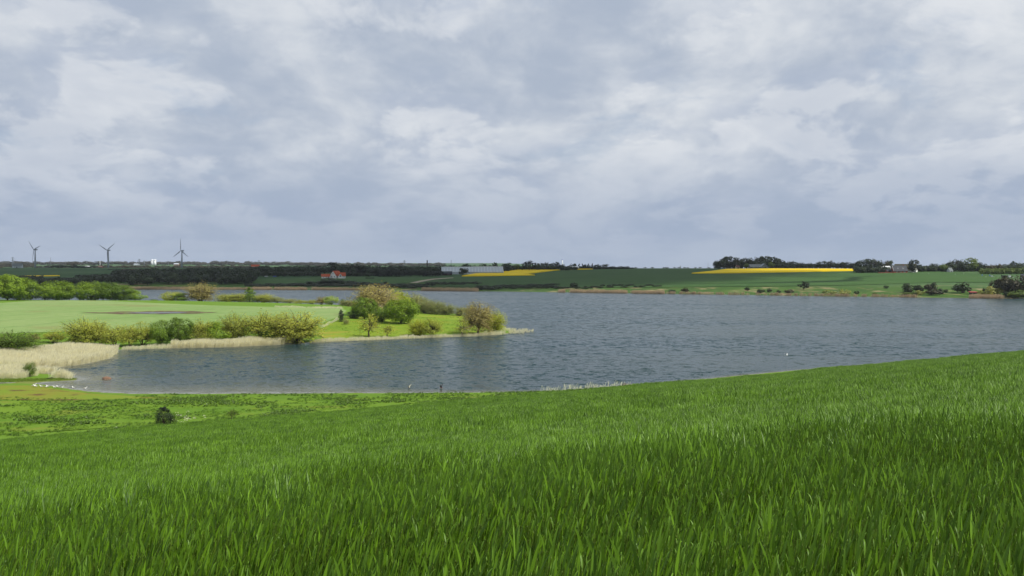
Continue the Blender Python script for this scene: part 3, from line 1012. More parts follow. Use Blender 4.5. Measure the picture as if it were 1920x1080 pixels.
tree('willow', 809, 597, 38, ybase=631, mat='leaf_willow', label='many stemmed willow bush touching the yellow green bush', name='willow_bush', cat='bush')
tree('sparse', 866, 598, 34, ybase=630.5, mat='leaf_willow', label='leaning willow with a fallen pale limb by the tan shore tree', name='willow_tree', bark='bark_pale')
tree('bare', 897, 566, 56, ybase=627.5, mat='leaf_tan', label='tan leaved tree with dark trunk near the tip of the peninsula', name='broadleaf_tree')
tree('willow_full', 925, 583, 42, ybase=622, mat='leaf_yellow', label='golden green bush at the very tip of the peninsula', name='bush', cat='bush')
tree('willow', 880, 572, 24, ybase=604, mat='leaf_grey', label='grey green bush behind the tan tree at the tip', name='bush', cat='bush')
# front row by the inlet
FG = 'willows along the inlet shore'
tree('willow_full', 20, 622, 90, ybase=664, mat='leaf_mid', label='wide low dark olive bush left of the big reed bed', name='bush', cat='bush')
tree('willow_full', -45, 616, 70, ybase=664, mat='leaf_mid', label='olive bush at the outer edge of the big reed bed', name='bush', cat='bush')
tree('willow', 62, 625, 24, ybase=640, mat='leaf_tan', label='small brownish bush behind the big reed bed', name='bush', cat='bush')
tree('willow', 101, 619, 38, ybase=643, mat='leaf_willow', label='low olive bush behind the big reed bed, beside the brownish one', name='bush', cat='bush')
tree('willow_full', 157, 598, 66, ybase=646, mat='leaf_willow', label='tall pale willow bush behind the end of the big reed bed', name='willow_bush', cat='bush')
FL = 'fan shaped willow bush in the row on the inlet shore'
for x, yt, wd, yb, k, mt in [(188, 604, 32, 647, 'willow', 'leaf_willow'), (215, 610, 50, 650, 'willow', 'leaf_willow'), (243, 610, 36, 649.5, 'willow', 'leaf_willow'), (268, 604, 42, 648, 'willow', 'leaf_willow'),
                             (380, 600, 46, 644, 'willow_full', 'leaf_willow'), (440, 588, 52, 640, 'willow_full', 'leaf_willow')]:
    tree(k, x, yt, wd, ybase=yb, mat=mt, label=('tall pale willow next to the fresh green bush behind the reed strip' if x > 420 else 'yellow olive willow between the deep green tree and the fresh green bush' if x > 350 else FL), group=FG, name='willow_bush', cat='bush')
tree('round', 300, 599, 46, ybase=647, mat='leaf_mid', label='mid green bushy tree in the inlet row left of the tallest green one', name='broadleaf_tree')
tree('big', 336, 594, 52, ybase=646, mat='leaf_mid', label='tallest deep green tree of the inlet shore row', name='broadleaf_tree')
tree('bush', 408, 601, 56, ybase=642, mat='leaf_fresh', label='fresh green bush behind the tan reed strip', name='bush', cat='bush')
tree('willow_full', 500, 587, 78, ybase=641, mat='leaf_willow', label='broad yellow olive willow behind the tan reed strip', name='willow_bush', cat='bush')
tree('willow_full', 556, 585, 92, ybase=641.5, mat='leaf_willow', label='largest yellow olive willow where the reed strip ends', name='willow_bush', cat='bush')
tree('bush', 505, 607, 36, ybase=643, mat='leaf_mid', label='dark green bush in front of the broad yellow olive willows', name='bush', cat='bush')
tree('willow', 56, 679, 22, ybase=706, mat='leaf_mid', label='lone small willow standing in the pale reeds of the spit', name='willow_bush', cat='bush')
# near pasture
tree('evergreen', 308, 762, 38, D=143, mat='leaf_conifer', label='dark bushy evergreen at the wheat edge in the pasture', name='evergreen_bush', cat='bush')
tree('sparse', 434, 766, 24, D=153, mat='leaf_mid', label='small scrubby bush with bare stems at the wheat edge', name='scrub_bush', cat='bush')

# ---- far shore
SG = 'dark trees around the red roofed house'
for x, yt, wd, D in [(608, 495, 30, 1230), (626, 491, 30, 1240), (642, 496, 26, 1230)]:
    tree('far', x, yt, wd, D=D, mat='leaf_far', label='tall dark tree right behind the red roofed white house', group=SG, name='broadleaf_tree')
for x, yt, wd, D in [(664, 494, 26, 1260), (678, 497, 20, 1270)]:
    tree('farbare', x, yt, wd, D=D, mat='leaf_far', label='thin crowned dark tree between the red roofed house and the conifer belt', group=SG, name='broadleaf_tree')
tree('far', 656, 501, 18, D=1200, mat='leaf_far', label='dark tree close against the right end of the red roofed house', name='broadleaf_tree')
tree('farbush', 616, 520.5, 42, D=1035, mat='leaf_far', label='large dark shoreline bush below the red roofed house', name='bush', cat='bush')
tree('farbush', 590, 527, 26, D=1030, mat='leaf_far', label='smaller dark bush left of the large one below the house', name='bush', cat='bush')
tree('farbush', 648, 524.5, 30, D=1030, mat='leaf_far', label='domed dark shoreline bush right of the large one below the house', name='bush', cat='bush')
tree('farbush', 675, 528, 22, D=1025, mat='leaf_far', label='dark shoreline bush midway to the tan tree top', name='bush', cat='bush')
tree('far', 723, 527, 6, ybase=533.5, dmin=700, mat='leaf_far', label='tiny dark tree alone in the far meadow', name='broadleaf_tree')
tree('farbush', 810.5, 527.5, 11, ybase=536, dmin=700, mat='leaf_far', label='small round dark bush in the crop below the track', name='bush', cat='bush')
tree('far', 866, 502.5, 13, D=1195, mat='leaf_far', label='dark tree in front of the glasshouse', name='broadleaf_tree')
tree('farbare', 874, 503, 9, D=1196, mat='leaf_far', label='thin tree in front of the glasshouse beside the dark one', name='broadleaf_tree')
tree('farbush', 1075, 530, 14, ybase=539, dmin=700, mat='leaf_far', label='dark bush at the foot of the green crop slope, above the tan reeds', name='bush', cat='bush')
GG = 'trees behind the left rapeseed field'
for x, yt, wd, D, k, mt in [(831, 497, 14, 1330, 'far', 'leaf_far'), (846, 497, 12, 1330, 'farbare', 'leaf_far'), (875, 493, 16, 1330, 'far', 'leaf_far'), (890, 496, 10, 1340, 'far', 'leaf_far'), (904, 494, 14, 1340, 'far', 'leaf_far'),
                            (928, 492, 10, 1350, 'farbare', 'leaf_far'), (916, 497, 14, 1340, 'far', 'leaf_far'), (953, 492, 20, 1400, 'far', 'leaf_far'), (968, 494, 14, 1400, 'far', 'leaf_far_green'), (1006, 493, 13, 1420, 'far', 'leaf_far'),
                            (1020, 492, 16, 1420, 'farbare', 'leaf_far'), (1033, 493, 15, 1420, 'far', 'leaf_far'), (1044, 491, 12, 1430, 'farbare', 'leaf_far'), (1055, 495, 14, 1430, 'far', 'leaf_far'), (980, 497, 12, 1400, 'far', 'leaf_far'),
                            (1075, 494, 14, 1480, 'far', 'leaf_far'), (1100, 496, 14, 1490, 'far', 'leaf_far'), (1121, 495, 12, 1490, 'far', 'leaf_far'), (1134, 495, 12, 1500, 'farbare', 'leaf_far'), (1148, 498.5, 12, 1500, 'far', 'leaf_far'), (1162, 499, 12, 1500, 'far', 'leaf_far'), (1175, 499, 12, 1500, 'far', 'leaf_far')]:
    tree(k, x, yt, wd, D=D, mat=mt, label=('thin crowned' if k == 'farbare' else 'green' if mt == 'leaf_far_green' else 'dark') + (' tree showing above the glasshouse roof' if x < 935 else ' tree behind the upper edge of the left rapeseed field' if x < 1050 else ' tree around the low white building on the skyline' if x < 1110 else ' tree at the thinning end of the belt past the spruces'), group=GG, name='broadleaf_tree')
tree('far', 993, 488, 22, D=1400, mat='leaf_conifer', label='tallest blackish round tree of the belt behind the left rapeseed', name='broadleaf_tree')
for x, yt in [(1086, 494), (1092, 494), (1097, 495), (1103, 494), (1111, 493.5)]:
    tree('farcone', x, yt, 5.5, D=1485, mat='leaf_conifer', label='small spruce in the row beside the low white roof', group='row of small spruces', name='spruce')
RG = 'dark trees behind the right rapeseed field'
RL = 'dark tree in the clump behind the right rapeseed field'
for x, yt, wd, D, k in [(1355, 485, 18, 1500, 'far'), (1364, 480.5, 20, 1510, 'far'), (1374, 480, 18, 1520, 'far'), (1381, 483, 12, 1500, 'farbare'), (1390, 485, 16, 1530, 'far'), (1400, 483, 18, 1530, 'farbare'), (1411, 485, 14, 1530, 'far'),
                        (1422, 481, 16, 1540, 'farbare'), (1432, 480, 20, 1540, 'far'), (1444, 479.5, 22, 1540, 'far'), (1453, 481, 18, 1535, 'far'), (1464, 485.5, 12, 1530, 'far'), (1474, 490, 14, 1530, 'far'), (1483, 489.5, 12, 1530, 'farbare'), (1494, 491, 14, 1530, 'far'),
                        (1504, 492, 14, 1520, 'far'), (1517, 492, 16, 1520, 'far'), (1532, 492, 12, 1500, 'far'), (1542, 489, 16, 1500, 'far'), (1558, 488, 13, 1500, 'far'), (1566, 492, 14, 1500, 'far'), (1577, 491, 14, 1500, 'far'), (1587, 491, 16, 1500, 'far'), (1599, 492, 10, 1500, 'farbare')]:
    tree(k, x, yt, wd, D=D, mat='leaf_far', label=(('thin crowned' if k == 'farbare' else 'dark') + (' tree in the tall clump left of the grey barn' if x < 1415 else ' tree in the tall clump right behind the grey barn' if x < 1470 else ' tree in the low belt between the grey barn clump and the gap' if x < 1535 else ' tree at the farmhouse end of the belt behind the rapeseed')), group=RG, name='broadleaf_tree')
tree('far', 1446.5, 489.5, 10, D=1482, mat='leaf_far_green', label='pale green small tree in front of the dark clump by the grey barn', name='broadleaf_tree')
tree('far', 1400, 493, 9, D=1482, mat='leaf_far_green', label='small green tree just left of the grey barn', name='broadleaf_tree')
KG = 'trees around the black roofed farmhouse'
for x, yt, wd, D, k, mt in [(1612, 489, 14, 1180, 'far', 'leaf_far'), (1622, 484.5, 22, 1190, 'far', 'leaf_far'), (1634, 485, 20, 1190, 'farbare', 'leaf_far'), (1645, 487, 18, 1190, 'farbare', 'leaf_far'), (1651, 491, 14, 1170, 'far', 'leaf_far'), (1661, 487, 14, 1240, 'far', 'leaf_far_brown'), (1669, 488, 14, 1240, 'far', 'leaf_far')]:
    tree(k, x, yt, wd, D=D, mat=mt, label=('thin crowned tree' if k == 'farbare' else 'brownish tree' if mt == 'leaf_far_brown' else 'dense dark tree') + ' in the grove left of the black roofed farmhouse', group=KG, name='broadleaf_tree')
tree('far', 1714, 486.5, 18, D=1150, mat='leaf_conifer', label='ragged black green tree right of the white gabled barn', name='broadleaf_tree')
tree('farbare', 1709, 486, 7, D=1160, mat='leaf_far', label='thin bare tree against the ragged black green one', name='broadleaf_tree')
tree('far', 1725, 495.5, 14, D=1180, mat='leaf_far', label='low dark tree where the hedge starts beside the white gabled barn', name='broadleaf_tree')
for x, yt, wd, D, k, mt in [(1751, 494, 16, 1400, 'farbare', 'leaf_far'), (1770, 493, 14, 1180, 'far', 'leaf_far_green'), (1783, 491.5, 16, 1180, 'far', 'leaf_far'), (1784, 488.5, 10, 1250, 'farbare', 'leaf_far'), (1797, 486, 16, 1250, 'farbare', 'leaf_far'), (1808, 490, 20, 1180, 'far', 'leaf_far'), (1836, 491, 10, 1200, 'farbare', 'leaf_far'), (1846, 494, 16, 1150, 'far', 'leaf_far'), (1858, 495, 16, 1130, 'far', 'leaf_far_brown'), (1871, 494.5, 14, 1130, 'far', 'leaf_far_brown'),
                            (1886, 495, 16, 1500, 'far', 'leaf_far'), (1900, 489, 12, 1500, 'far', 'leaf_far'), (1911, 491.5, 10, 1500, 'far', 'leaf_far'), (1922, 493, 12, 1500, 'far', 'leaf_far')]:
    tree(k, x, yt, wd, D=D, mat=mt, label=('thin crowned' if k == 'farbare' else 'brownish' if mt == 'leaf_far_brown' else 'green' if mt == 'leaf_far_green' else 'dark') + (' skyline tree left of the tallest green crowned tree' if x < 1815 else ' skyline tree between the tallest green crown and the truck' if x < 1880 else ' distant skyline tree behind the sunlit hedge above the truck'), group='skyline grove by the grey shed', name='broadleaf_tree')
tree('far', 1821, 482.5, 24, D=1190, mat='leaf_far_green', label='tallest green crowned tree of the skyline grove right of the grey shed', name='broadleaf_tree')
tree('far', 1507, 527, 18, ybase=543.5, dmin=600, mat='leaf_far', label='lone dark round bush on the rough bank below the green crop', name='bush', cat='bush')
BS = 'small bushes on the rough far bank'
for x, yt, wd, yb, mt in [(1401, 537.5, 9, 545, 'leaf_far'), (1427, 542, 13, 549.5, 'leaf_far'), (1442, 540, 9, 548, 'leaf_far'), (1261, 543, 12, 549, 'leaf_far'), (1285, 539, 14, 548, 'leaf_far_brown'), (1460, 544, 7, 549, 'leaf_far'), (1480, 542, 16, 549.5, 'leaf_far_brown'), (1556, 544, 20, 552.5, 'leaf_grey'), (1582, 542, 20, 552.5, 'leaf_grey'), (1606, 545, 8, 552, 'leaf_far'), (1661, 534.5, 8, 541, 'leaf_far'), (1705, 548, 22, 553, 'leaf_far_green'), (1640, 548, 8, 552, 'leaf_far_green')]:
    tree('farbush', x, yt, wd, ybase=yb, dmin=600, mat=mt, label={'leaf_far': 'small dark bush', 'leaf_far_brown': 'low brownish bush', 'leaf_grey': 'pale rounded willow bush', 'leaf_far_green': 'low green bush'}[mt] + (' on the rough bank below the right rapeseed field' if x < 1500 else ' on the rough bank between the lone round bush and the hut'), group=BS, name='bush', cat='bush')
tree('farbush', 1709, 531, 26, ybase=548, dmin=600, mat='leaf_far', label='dark bush at the left of the shore group beside the hut', name='bush', cat='bush')
tree('farbush', 1724, 535, 16, ybase=548, dmin=600, mat='leaf_far', label='lower dark bush joined to the left one of the shore group', name='bush', cat='bush')
tree('far', 1742, 530, 14, ybase=549, dmin=600, mat='leaf_far_brown', label='brownish small tree in the middle of the shore bush group', name='broadleaf_tree')
tree('far', 1752, 529, 12, ybase=549, dmin=600, mat='leaf_far', label='dark topped small tree in the middle of the shore bush group', name='broadleaf_tree')
tree('farbush', 1727, 544, 18, ybase=553, dmin=600, mat='leaf_grey', label='pale willow bush at the waterline in front of the shore group', name='bush', cat='bush')
tree('farbush', 1750, 541, 24, ybase=553, dmin=600, mat='leaf_far_brown', label='grey brown bush at the waterline in front of the shore group', name='bush', cat='bush')
tree('farbush', 1768, 540.5, 14, ybase=551.5, dmin=600, mat='leaf_far', label='neat round dark bush between the shore group and the hut', name='bush', cat='bush')
tree('farbush', 1805, 528, 28, ybase=549.5, dmin=600, mat='leaf_far', label='big dark round bush just left of the red roofed hut', name='bush', cat='bush')
tree('farbush', 1842, 545, 16, ybase=552, dmin=600, mat='leaf_grey', label='pale low bush right of the red roofed hut', name='bush', cat='bush')
tree('farbush', 1851, 537, 14, ybase=551, dmin=600, mat='leaf_far', label='dark bush behind the pale low bush by the hut', name='bush', cat='bush')
tree('farbush', 1864, 536, 24, ybase=556, dmin=600, mat='leaf_grey', label='pale green willow bush at the waterline below the brown trees', name='bush', cat='bush')
for x, yt, wd, yb in [(1872, 522, 26, 553), (1884, 515, 28, 555), (1897, 517, 30, 556), (1912, 516, 30, 556), (1930, 514, 30, 556)]:
    tree('far', x, yt, wd, ybase=yb, dmin=600, mat='leaf_far_brown', label='tall brownish shore tree below the green truck', group='brownish shore trees below the truck', name='broadleaf_tree')
tree('farbush', 1909, 543, 36, ybase=559, dmin=600, mat='leaf_far_green', label='wide olive bush at the waterline before the brownish trees', name='bush', cat='bush')
tree('farbush', 1891, 545, 18, ybase=557, dmin=600, mat='leaf_far', label='small dark bush between the pale willow and the wide olive bush', name='bush', cat='bush')
LG = 'field trees on the plain of the turbines'
for x, yt, wd, D, k, mt in [(100, 497, 12, 1750, 'far', 'leaf_far'), (114, 496, 20, 2000, 'far', 'leaf_far'), (136, 496, 14, 2000, 'far', 'leaf_far'), (148, 498, 20, 2000, 'far', 'leaf_far'), (158, 499, 18, 2000, 'far', 'leaf_far'), (84, 500, 24, 2100, 'farbush', 'leaf_far'), (159, 507, 18, 1600, 'farbush', 'leaf_far'), (209, 504, 12, 1500, 'far', 'leaf_conifer'), (216, 505, 12, 1500, 'far', 'leaf_conifer'), (197, 506, 14, 1500, 'far', 'leaf_far'),
                            (12, 505, 30, 1750, 'farbush', 'leaf_far'), (32, 503, 22, 1750, 'farbush', 'leaf_far'), (3, 508, 30, 1600, 'farbush', 'leaf_far'), (137, 490, 22, 3000, 'farbare', 'leaf_far_brown'), (176, 497, 12, 2400, 'far', 'leaf_far')]:
    tree(k, x, yt, wd, D=D, mat=mt, label=('large greyish brown tree group on the plain between two turbines' if mt == 'leaf_far_brown' else 'blackish tree at the foot of the middle turbine' if mt == 'leaf_conifer' else 'dark bush beside the grey farm building near the first turbine' if x < 50 else 'low wide dark bush on the plain between the first and middle turbine' if k == 'farbush' and x < 180 else 'dark tree in the block on the plain between the first and middle turbine' if x < 180 else 'dark tree just before the middle turbine'), group=LG, name='broadleaf_tree')

# ---- woods that read as one mass
far_sources = []
for k in ('far', 'farbush', 'farbare', 'farcone'):
    for tr, cr in PROTO[k]:
        bm = bmesh.new(); bm.from_mesh(tr); bm.from_mesh(cr)
        me = bpy.data.meshes.new('wood_tree'); bm.to_mesh(me); bm.free()
        far_sources.append((k, me))


def wood(name, label, spec, mat, cat='wood', seed=1, kinds=('far', 'farbush')):
    """spec rows: x0, x1, D0, D1, count, top row at x0, top row at x1, height spread, width m"""
    rng = np.random.default_rng(seed)
    src = []
    for k, me in far_sources:
        if k in kinds:
            c = me.copy(); c.materials.clear(); c.materials.append(MATS[mat]); src.append(c)
    P = []; Rr = []; Sc = []
    for x0, x1, D0, D1, n, y0, y1, spread, wd in spec:
        u = (np.arange(n) + rng.random(n)) / n
        D = rng.uniform(D0, D1, n)
        X = ((x0 + (x1 - x0) * u) - 960) / F * D
        z = np.maximum(0, ground(X, D))
        top = EYE - ((y0 + (y1 - y0) * u) - HY) / F * D
        H = np.maximum(2.0, (top - z) * rng.uniform(1 - spread, 1.0, n))
        w_ = wd * rng.uniform(.7, 1.3, n)
        P.append(np.column_stack([X, D, z - .1])); Sc.append(np.column_stack([w_, w_, H]))
        Rr.append(np.column_stack([np.zeros(n), np.zeros(n), rng.uniform(0, 6.28, n)]))
    P = np.concatenate(P)
    o = instancer(name, src, P, np.concatenate(Rr), np.concatenate(Sc), rng.integers(0, len(src), len(P)))
    tag(o, label, cat, kind='stuff')
    return o


wood('woodland', 'dark wood along the far shore below the turbines', [
    (235, 475, 1030, 1120, 80, 509, 505, .45, 13), (215, 470, 1120, 1260, 110, 502, 499.5, .42, 13), (150, 250, 1060, 1200, 46, 515, 510, .3, 12), (60, 170, 1030, 1120, 46, 520, 519, .3, 10), (-120, 80, 1040, 1180, 50, 516, 514, .3, 12), (380, 480, 1080, 1200, 40, 502, 502, .2, 12)], 'leaf_far', seed=1)
wood('woodland', 'dark wood behind the red roofed white house', [
    (470, 600, 1240, 1420, 100, 498, 496, .4, 12), (474, 600, 1190, 1240, 60, 508, 508, .2, 8), (640, 830, 1260, 1420, 140, 497, 498, .38, 12), (650, 700, 1190, 1230, 24, 509, 511, .3, 8), (830, 960, 1330, 1400, 70, 499, 498, .2, 10)], 'leaf_far', seed=2)
wood('conifer_plantation', 'black green conifer plantation beside the glasshouse', [(700, 826, 1175, 1260, 120, 505, 507, .12, 7)], 'leaf_conifer', seed=3, kinds=('farcone', 'far'))
wood('shoreline_scrub', 'dark scrub along the far waterline', [
    (460, 600, 1000, 1030, 36, 533, 534, .35, 9), (600, 720, 995, 1030, 40, 533, 535, .3, 10), (700, 800, 960, 1010, 34, 533, 534, .3, 10), (800, 900, 1000, 1030, 26, 536, 536, .3, 7), (895, 1045, 925, 970, 60, 535, 538, .3, 8), (1045, 1240, 910, 940, 26, 541, 543, .5, 6)], 'leaf_far', cat='scrub', seed=4, kinds=('farbush',))
wood('skyline_trees', 'low dark tree belt along the skyline behind both rapeseed fields', [
    (945, 1080, 1420, 1480, 60, 497, 498, .25, 11), (1070, 1185, 1490, 1540, 60, 498, 501, .25, 9), (1345, 1480, 1500, 1600, 80, 488, 491, .25, 11), (1465, 1610, 1500, 1580, 80, 494, 494, .2, 10), (1190, 1345, 1560, 1640, 14, 501.5, 501.5, .3, 5)], 'leaf_far', seed=5)
wood('hedgerow', 'dark hedge and trees along the top of the right hand fields', [
    (1605, 1665, 1150, 1180, 40, 498, 500, .2, 8), (1712, 1780, 1180, 1230, 50, 497.5, 497.5, .15, 8), (1780, 1850, 1180, 1230, 40, 494, 495, .2, 10), (1840, 1930, 1380, 1460, 40, 497, 496, .2, 11)], 'leaf_far', cat='hedge', seed=6)
wood('hedgerow', 'sunlit green hedge behind the road of the truck', [(1838, 1940, 1060, 1100, 40, 501.5, 500, .25, 7)], 'leaf_far_green', cat='hedge', seed=7, kinds=('farbush',))
wood('distant_woods', 'hazy far woods and hedges along the left horizon', [
    (-150, 330, 4200, 5600, 170, 489, 489, .75, 38), (330, 600, 4300, 5600, 110, 488, 490, .75, 38), (-100, 480, 2500, 3200, 130, 497, 496, .7, 18), (180, 480, 2150, 2500, 60, 501, 499.5, .3, 18), (560, 830, 3500, 5000, 80, 491, 491, .7, 30), (-200, 60, 3300, 3500, 60, 492, 492.5, .3, 24)], 'leaf_far_brown', seed=8)

# ------------------------------------------------------------------ reeds, tufts, docks
leafmat('reed', (.87, .78, .62), .25, .4, .08, .7, .15, tcol=(1.05, 1.0, .85))
leafmat('reed_far', (.44, .35, .24), .28, .2, .08, .8, .1, tcol=(1.05, 1.0, .85))
leafmat('tuft', (.095, .20, .012), .45, .35, .2)
leafmat('dock', (.085, .165, .02), .5, .25, .15, .4, .4)
leafmat('daisy', (.72, .70, .62), .2, .2, .05)
leafmat('bank_grass', (.12, .19, .02), .4, .3, .2)


def reed_clump(rng, size, n, h, lean=.22, wmul=1.0, mat='reed'):
    vs = []; fs = []; nv = 0
    for _ in range(n):
        x, y = rng.uniform(-size / 2, size / 2, 2)
        hh = h * rng.uniform(.65, 1.0)
        lx = hh * rng.normal(lean, .12); ly = hh * rng.normal(0, .10)
        w_ = .012 * wmul * rng.uniform(.7, 1.3)
        a = rng.uniform(0, 3.14); s = Vector((math.cos(a), math.sin(a), 0))
        for u, k in ((0, .7), (.55, .8), (.82, 1.5), (1.0, .15)):
            p = Vector((x + lx * u * u, y + ly * u * u, hh * u - .02))
            vs += [p - s * w_ * k, p + s * w_ * k]
        for k in range(3):
            b = nv + 2 * k
            fs.append((b, b + 1, b + 3, b + 2))
        nv += 8
    return npmesh('reed_clump', np.array([tuple(v) for v in vs]), np.array(fs), mat)


def leafy(rng, n, h, wd, spread, mat, lean=.1):
    vs = []; fs = []; nv = 0
    for _ in range(n):
        a = rng.uniform(0, 6.28); r = spread * math.sqrt(rng.random())
        x, y = math.cos(a) * r, math.sin(a) * r
        az = rng.uniform(0, 6.28); hh = h * rng.uniform(.5, 1.0); w_ = wd * rng.uniform(.6, 1.2)
        out = hh * rng.uniform(.3, .9); s = Vector((-math.sin(az), math.cos(az), 0))
        for u, k in ((0, .3), (.45, 1.0), (1.0, .1)):
            p = Vector((x + math.cos(az) * out * u + lean * hh * u, y + math.sin(az) * out * u, hh * (u - .35 * u * u) * 1.3 - .02))
            vs += [p - s * w_ * k, p + s * w_ * k]
        for k in range(2):
            b = nv + 2 * k
            fs.append((b, b + 1, b + 3, b + 2))
        nv += 6
    return npmesh('leaf_clump', np.array([tuple(v) for v in vs]), np.array(fs), mat)


def scatter(name, label, cat, sources, polys, step, hs=(.8, 1.15), seed=1, on_water=True, keep=None, world=False, dmin=60, thin=1.0, yaw=6.28):
    rng = np.random.default_rng(seed)
    XS = []; YS = []
    for px in polys:
        poly = px if world else [hit(x, y, dmin) for x, y in px]
        xs = [p[0] for p in poly]; ys = [p[1] for p in poly]
        gx, gy = np.meshgrid(np.arange(min(xs), max(xs), step), np.arange(min(ys), max(ys), step))
        gx = gx.ravel(); gy = gy.ravel()
        gx = gx + rng.uniform(-.5, .5, gx.size) * step; gy = gy + rng.uniform(-.5, .5, gy.size) * step
        k = in_poly(poly, gx, gy) & (rng.random(gx.size) < thin)
        if keep is not None:
            k &= keep(gx, gy)
        XS.append(gx[k]); YS.append(gy[k])
    X = np.concatenate(XS); Y = np.concatenate(YS)
    z = ground(X, Y)
    z = np.maximum(z, -.1) if on_water else z
    n = len(X)
    s = rng.uniform(hs[0], hs[1], n) * (1 + .45 * vnoise(X / 5, Y / 5) + .25 * vnoise(X / 1.8, Y / 1.8))
    o = instancer(name, sources, np.column_stack([X, Y, z]), np.column_stack([np.zeros(n), np.zeros(n), rng.uniform(-yaw / 2, yaw / 2, n)]), np.column_stack([np.ones(n), np.ones(n), s]), rng.integers(0, len(sources), n))
    tag(o, label, cat, kind='stuff')
    return o


rr = np.random.default_rng(77)
reeds = [reed_clump(rr, .9, 60, 2.15) for _ in range(6)]
wisps = [reed_clump(rr, .7, 7, 2.2, .12) for _ in range(5)]
shorts = [reed_clump(rr, .8, 36, 1.15, .2) for _ in range(4)]
scatter('reed_bed', 'big pale reed bed at the head of the inlet', 'reeds', reeds, [[(-90, 694), (-90, 660), (0, 664), (50, 660), (90, 657), (150, 655.5), (205, 657), (219, 663), (203, 673), (150, 684.5), (110, 689), (75, 691)]], .62, seed=2, yaw=1.0)
scatter('reed_bed', 'tan reed strip in front of the inlet willows', 'reeds', reeds, [[(318, 652.5), (330, 648.5), (420, 646), (520, 642.5), (552, 642.5), (520, 647), (430, 651.4), (330, 653.4)]], .62, seed=3, yaw=1.0)
scatter('reed_bed', 'pale reeds standing on the small grass spit', 'reeds', reeds, [[(-80, 712), (-80, 696), (30, 694.5), (60, 698), (70, 704), (40, 710)], [(62, 700), (66, 697.5), (100, 698), (104, 700)], [(95, 708.5), (110, 706), (136, 708.5), (132, 711)]], .62, (.6, .95), seed=4, yaw=1.0, thin=.8)
scatter('reed_fringe', 'short bleached reeds along the peninsula waterline', 'reeds', shorts, [[(560, 645), (600, 640), (700, 636), (800, 632), (880, 629.6), (940, 626), (940, 628), (880, 631.3), (800, 633.8), (700, 637.8), (600, 642)], [(222, 656.5), (240, 653.6), (330, 651), (330, 653.2)]], .7, seed=5, yaw=1.0)
scatter('reed_bed', 'pale reeds trailing off the tip of the peninsula', 'reeds', shorts, [[(905, 625), (945, 618), (990, 619), (1003, 621.5), (985, 625.5), (930, 628)]], .7, (.6, 1.1), seed=6, yaw=1.0, thin=.22, keep=lambda X, Y: vnoise(X / 3, Y / 9) > -.2)
scatter('reed_fringe', 'white bleached grasses along the near shore at the wheat edge', 'reeds', wisps, [[lake_pt(1016, 736), lake_pt(1080, 733), lake_pt(1180, 726.5), lake_pt(1182, 724.8), lake_pt(1080, 730), lake_pt(1016, 734.2)]], .6, (.2, .75), seed=7, world=True, yaw=1.0, thin=.8)
scatter('dry_grass', 'pale dry grass along the field edge behind the willows', 'grass', shorts, [[(590, 576.5), (640, 577), (642, 579), (590, 578.5)], [(600, 612), (625, 601), (633, 597), (634, 600), (606, 616)], [(515, 575), (590, 577), (590, 578), (515, 576)]], .8, (.35, .8), seed=8, dmin=150, yaw=1.0, thin=.45)

farreeds = [reed_clump(rr, 2.4, 60, 2.4, .12, 2.6, 'reed_far') for _ in range(4)]


def shore_reeds(name, label, spans, seed):
    rng = np.random.default_rng(seed)
    XS = []; YS = []
    shore = LAKE_PX[19:32]
    sx = np.array([p[0] for p in shore])[::-1]; sy = np.array([p[1] for p in shore])[::-1]
    for x0, x1, depth in spans:
        n = int((x1 - x0) * depth * .32)
        x = rng.uniform(x0, x1, n)
        D = F * EYE / (np.interp(x, sx, sy) - HY) + rng.uniform(-.4, .6, n) * depth
        XS.append((x - 960) / F * D); YS.append(D)
    X = np.concatenate(XS); Y = np.concatenate(YS); n = len(X)
    s = rng.uniform(.7, 1.1, n)
    o = instancer(name, farreeds, np.column_stack([X, Y, np.maximum(ground(X, Y), -.1)]), np.column_stack([np.zeros(n), np.zeros(n), rng.uniform(-.4, .4, n)]), np.column_stack([np.ones(n), np.ones(n), s]), rng.integers(0, 4, n))
    tag(o, label, 'reeds', kind='stuff')


shore_reeds('reed_belt', 'tan reed belt on the far waterline below the dark wood', [(225, 385, 12), (385, 470, 5), (474, 494, 14), (496, 509, 14), (514, 574, 12), (585, 690, 7), (792, 896, 16)], 1)
shore_reeds('reed_belt', 'broken tan reed line along the far shore below the green crop', [(1048, 1058, 14), (1070, 1122, 11), (1126, 1175, 12), (1184, 1215, 11), (1218, 1244, 12), (1250, 1720, .9), (1820, 1880, 14)], 2)

leafmat('tuft_dark', (.045, .105, .010), .45, .25, .2)
tufts = [leafy(rr, 26, .38, .012, .22, 'tuft') for _ in range(5)] + [leafy(rr, 30, .46, .014, .26, 'tuft_dark') for _ in range(2)]
docks = [leafy(rr, 16, .42, .055, .16, 'dock', .05) for _ in range(5)]
past_in = lambda X, Y: (EYE - field_h(X, Y) < 1.75) & (sdist(X, Y) > 2.0)
flat = [(-150, 110), (60, 110), (60, 205), (-150, 205)]
not_mud = lambda X, Y: past_in(X, Y) & ((vnoise(X / 7, Y / 4) + vnoise(X / 2.5, Y / 2)) > -.15) & ((Y < 182) | (X > -70))
scatter('pasture_grass', 'uneven bright grass of the lakeside pasture', 'grass', tufts, [flat], .7, (.4, 1.25), 9, False, not_mud, True)
dk = lambda X, Y: past_in(X, Y) & ((vnoise(X / 9 + 5, Y / 6) + .7 * vnoise(X / 3, Y / 2.4)) > .16) & (sdist(X, Y) > 7) & ((Y < 180) | (X > -62))
scatter('dock_plants', 'broad leaved dock patches in the lakeside pasture', 'dock plants', docks, [flat], .7, (.6, 1.3), 10, False, dk, True)
daisies = [leafy(rr, 9, .34, .030, .25, 'daisy', .0) for _ in range(3)]
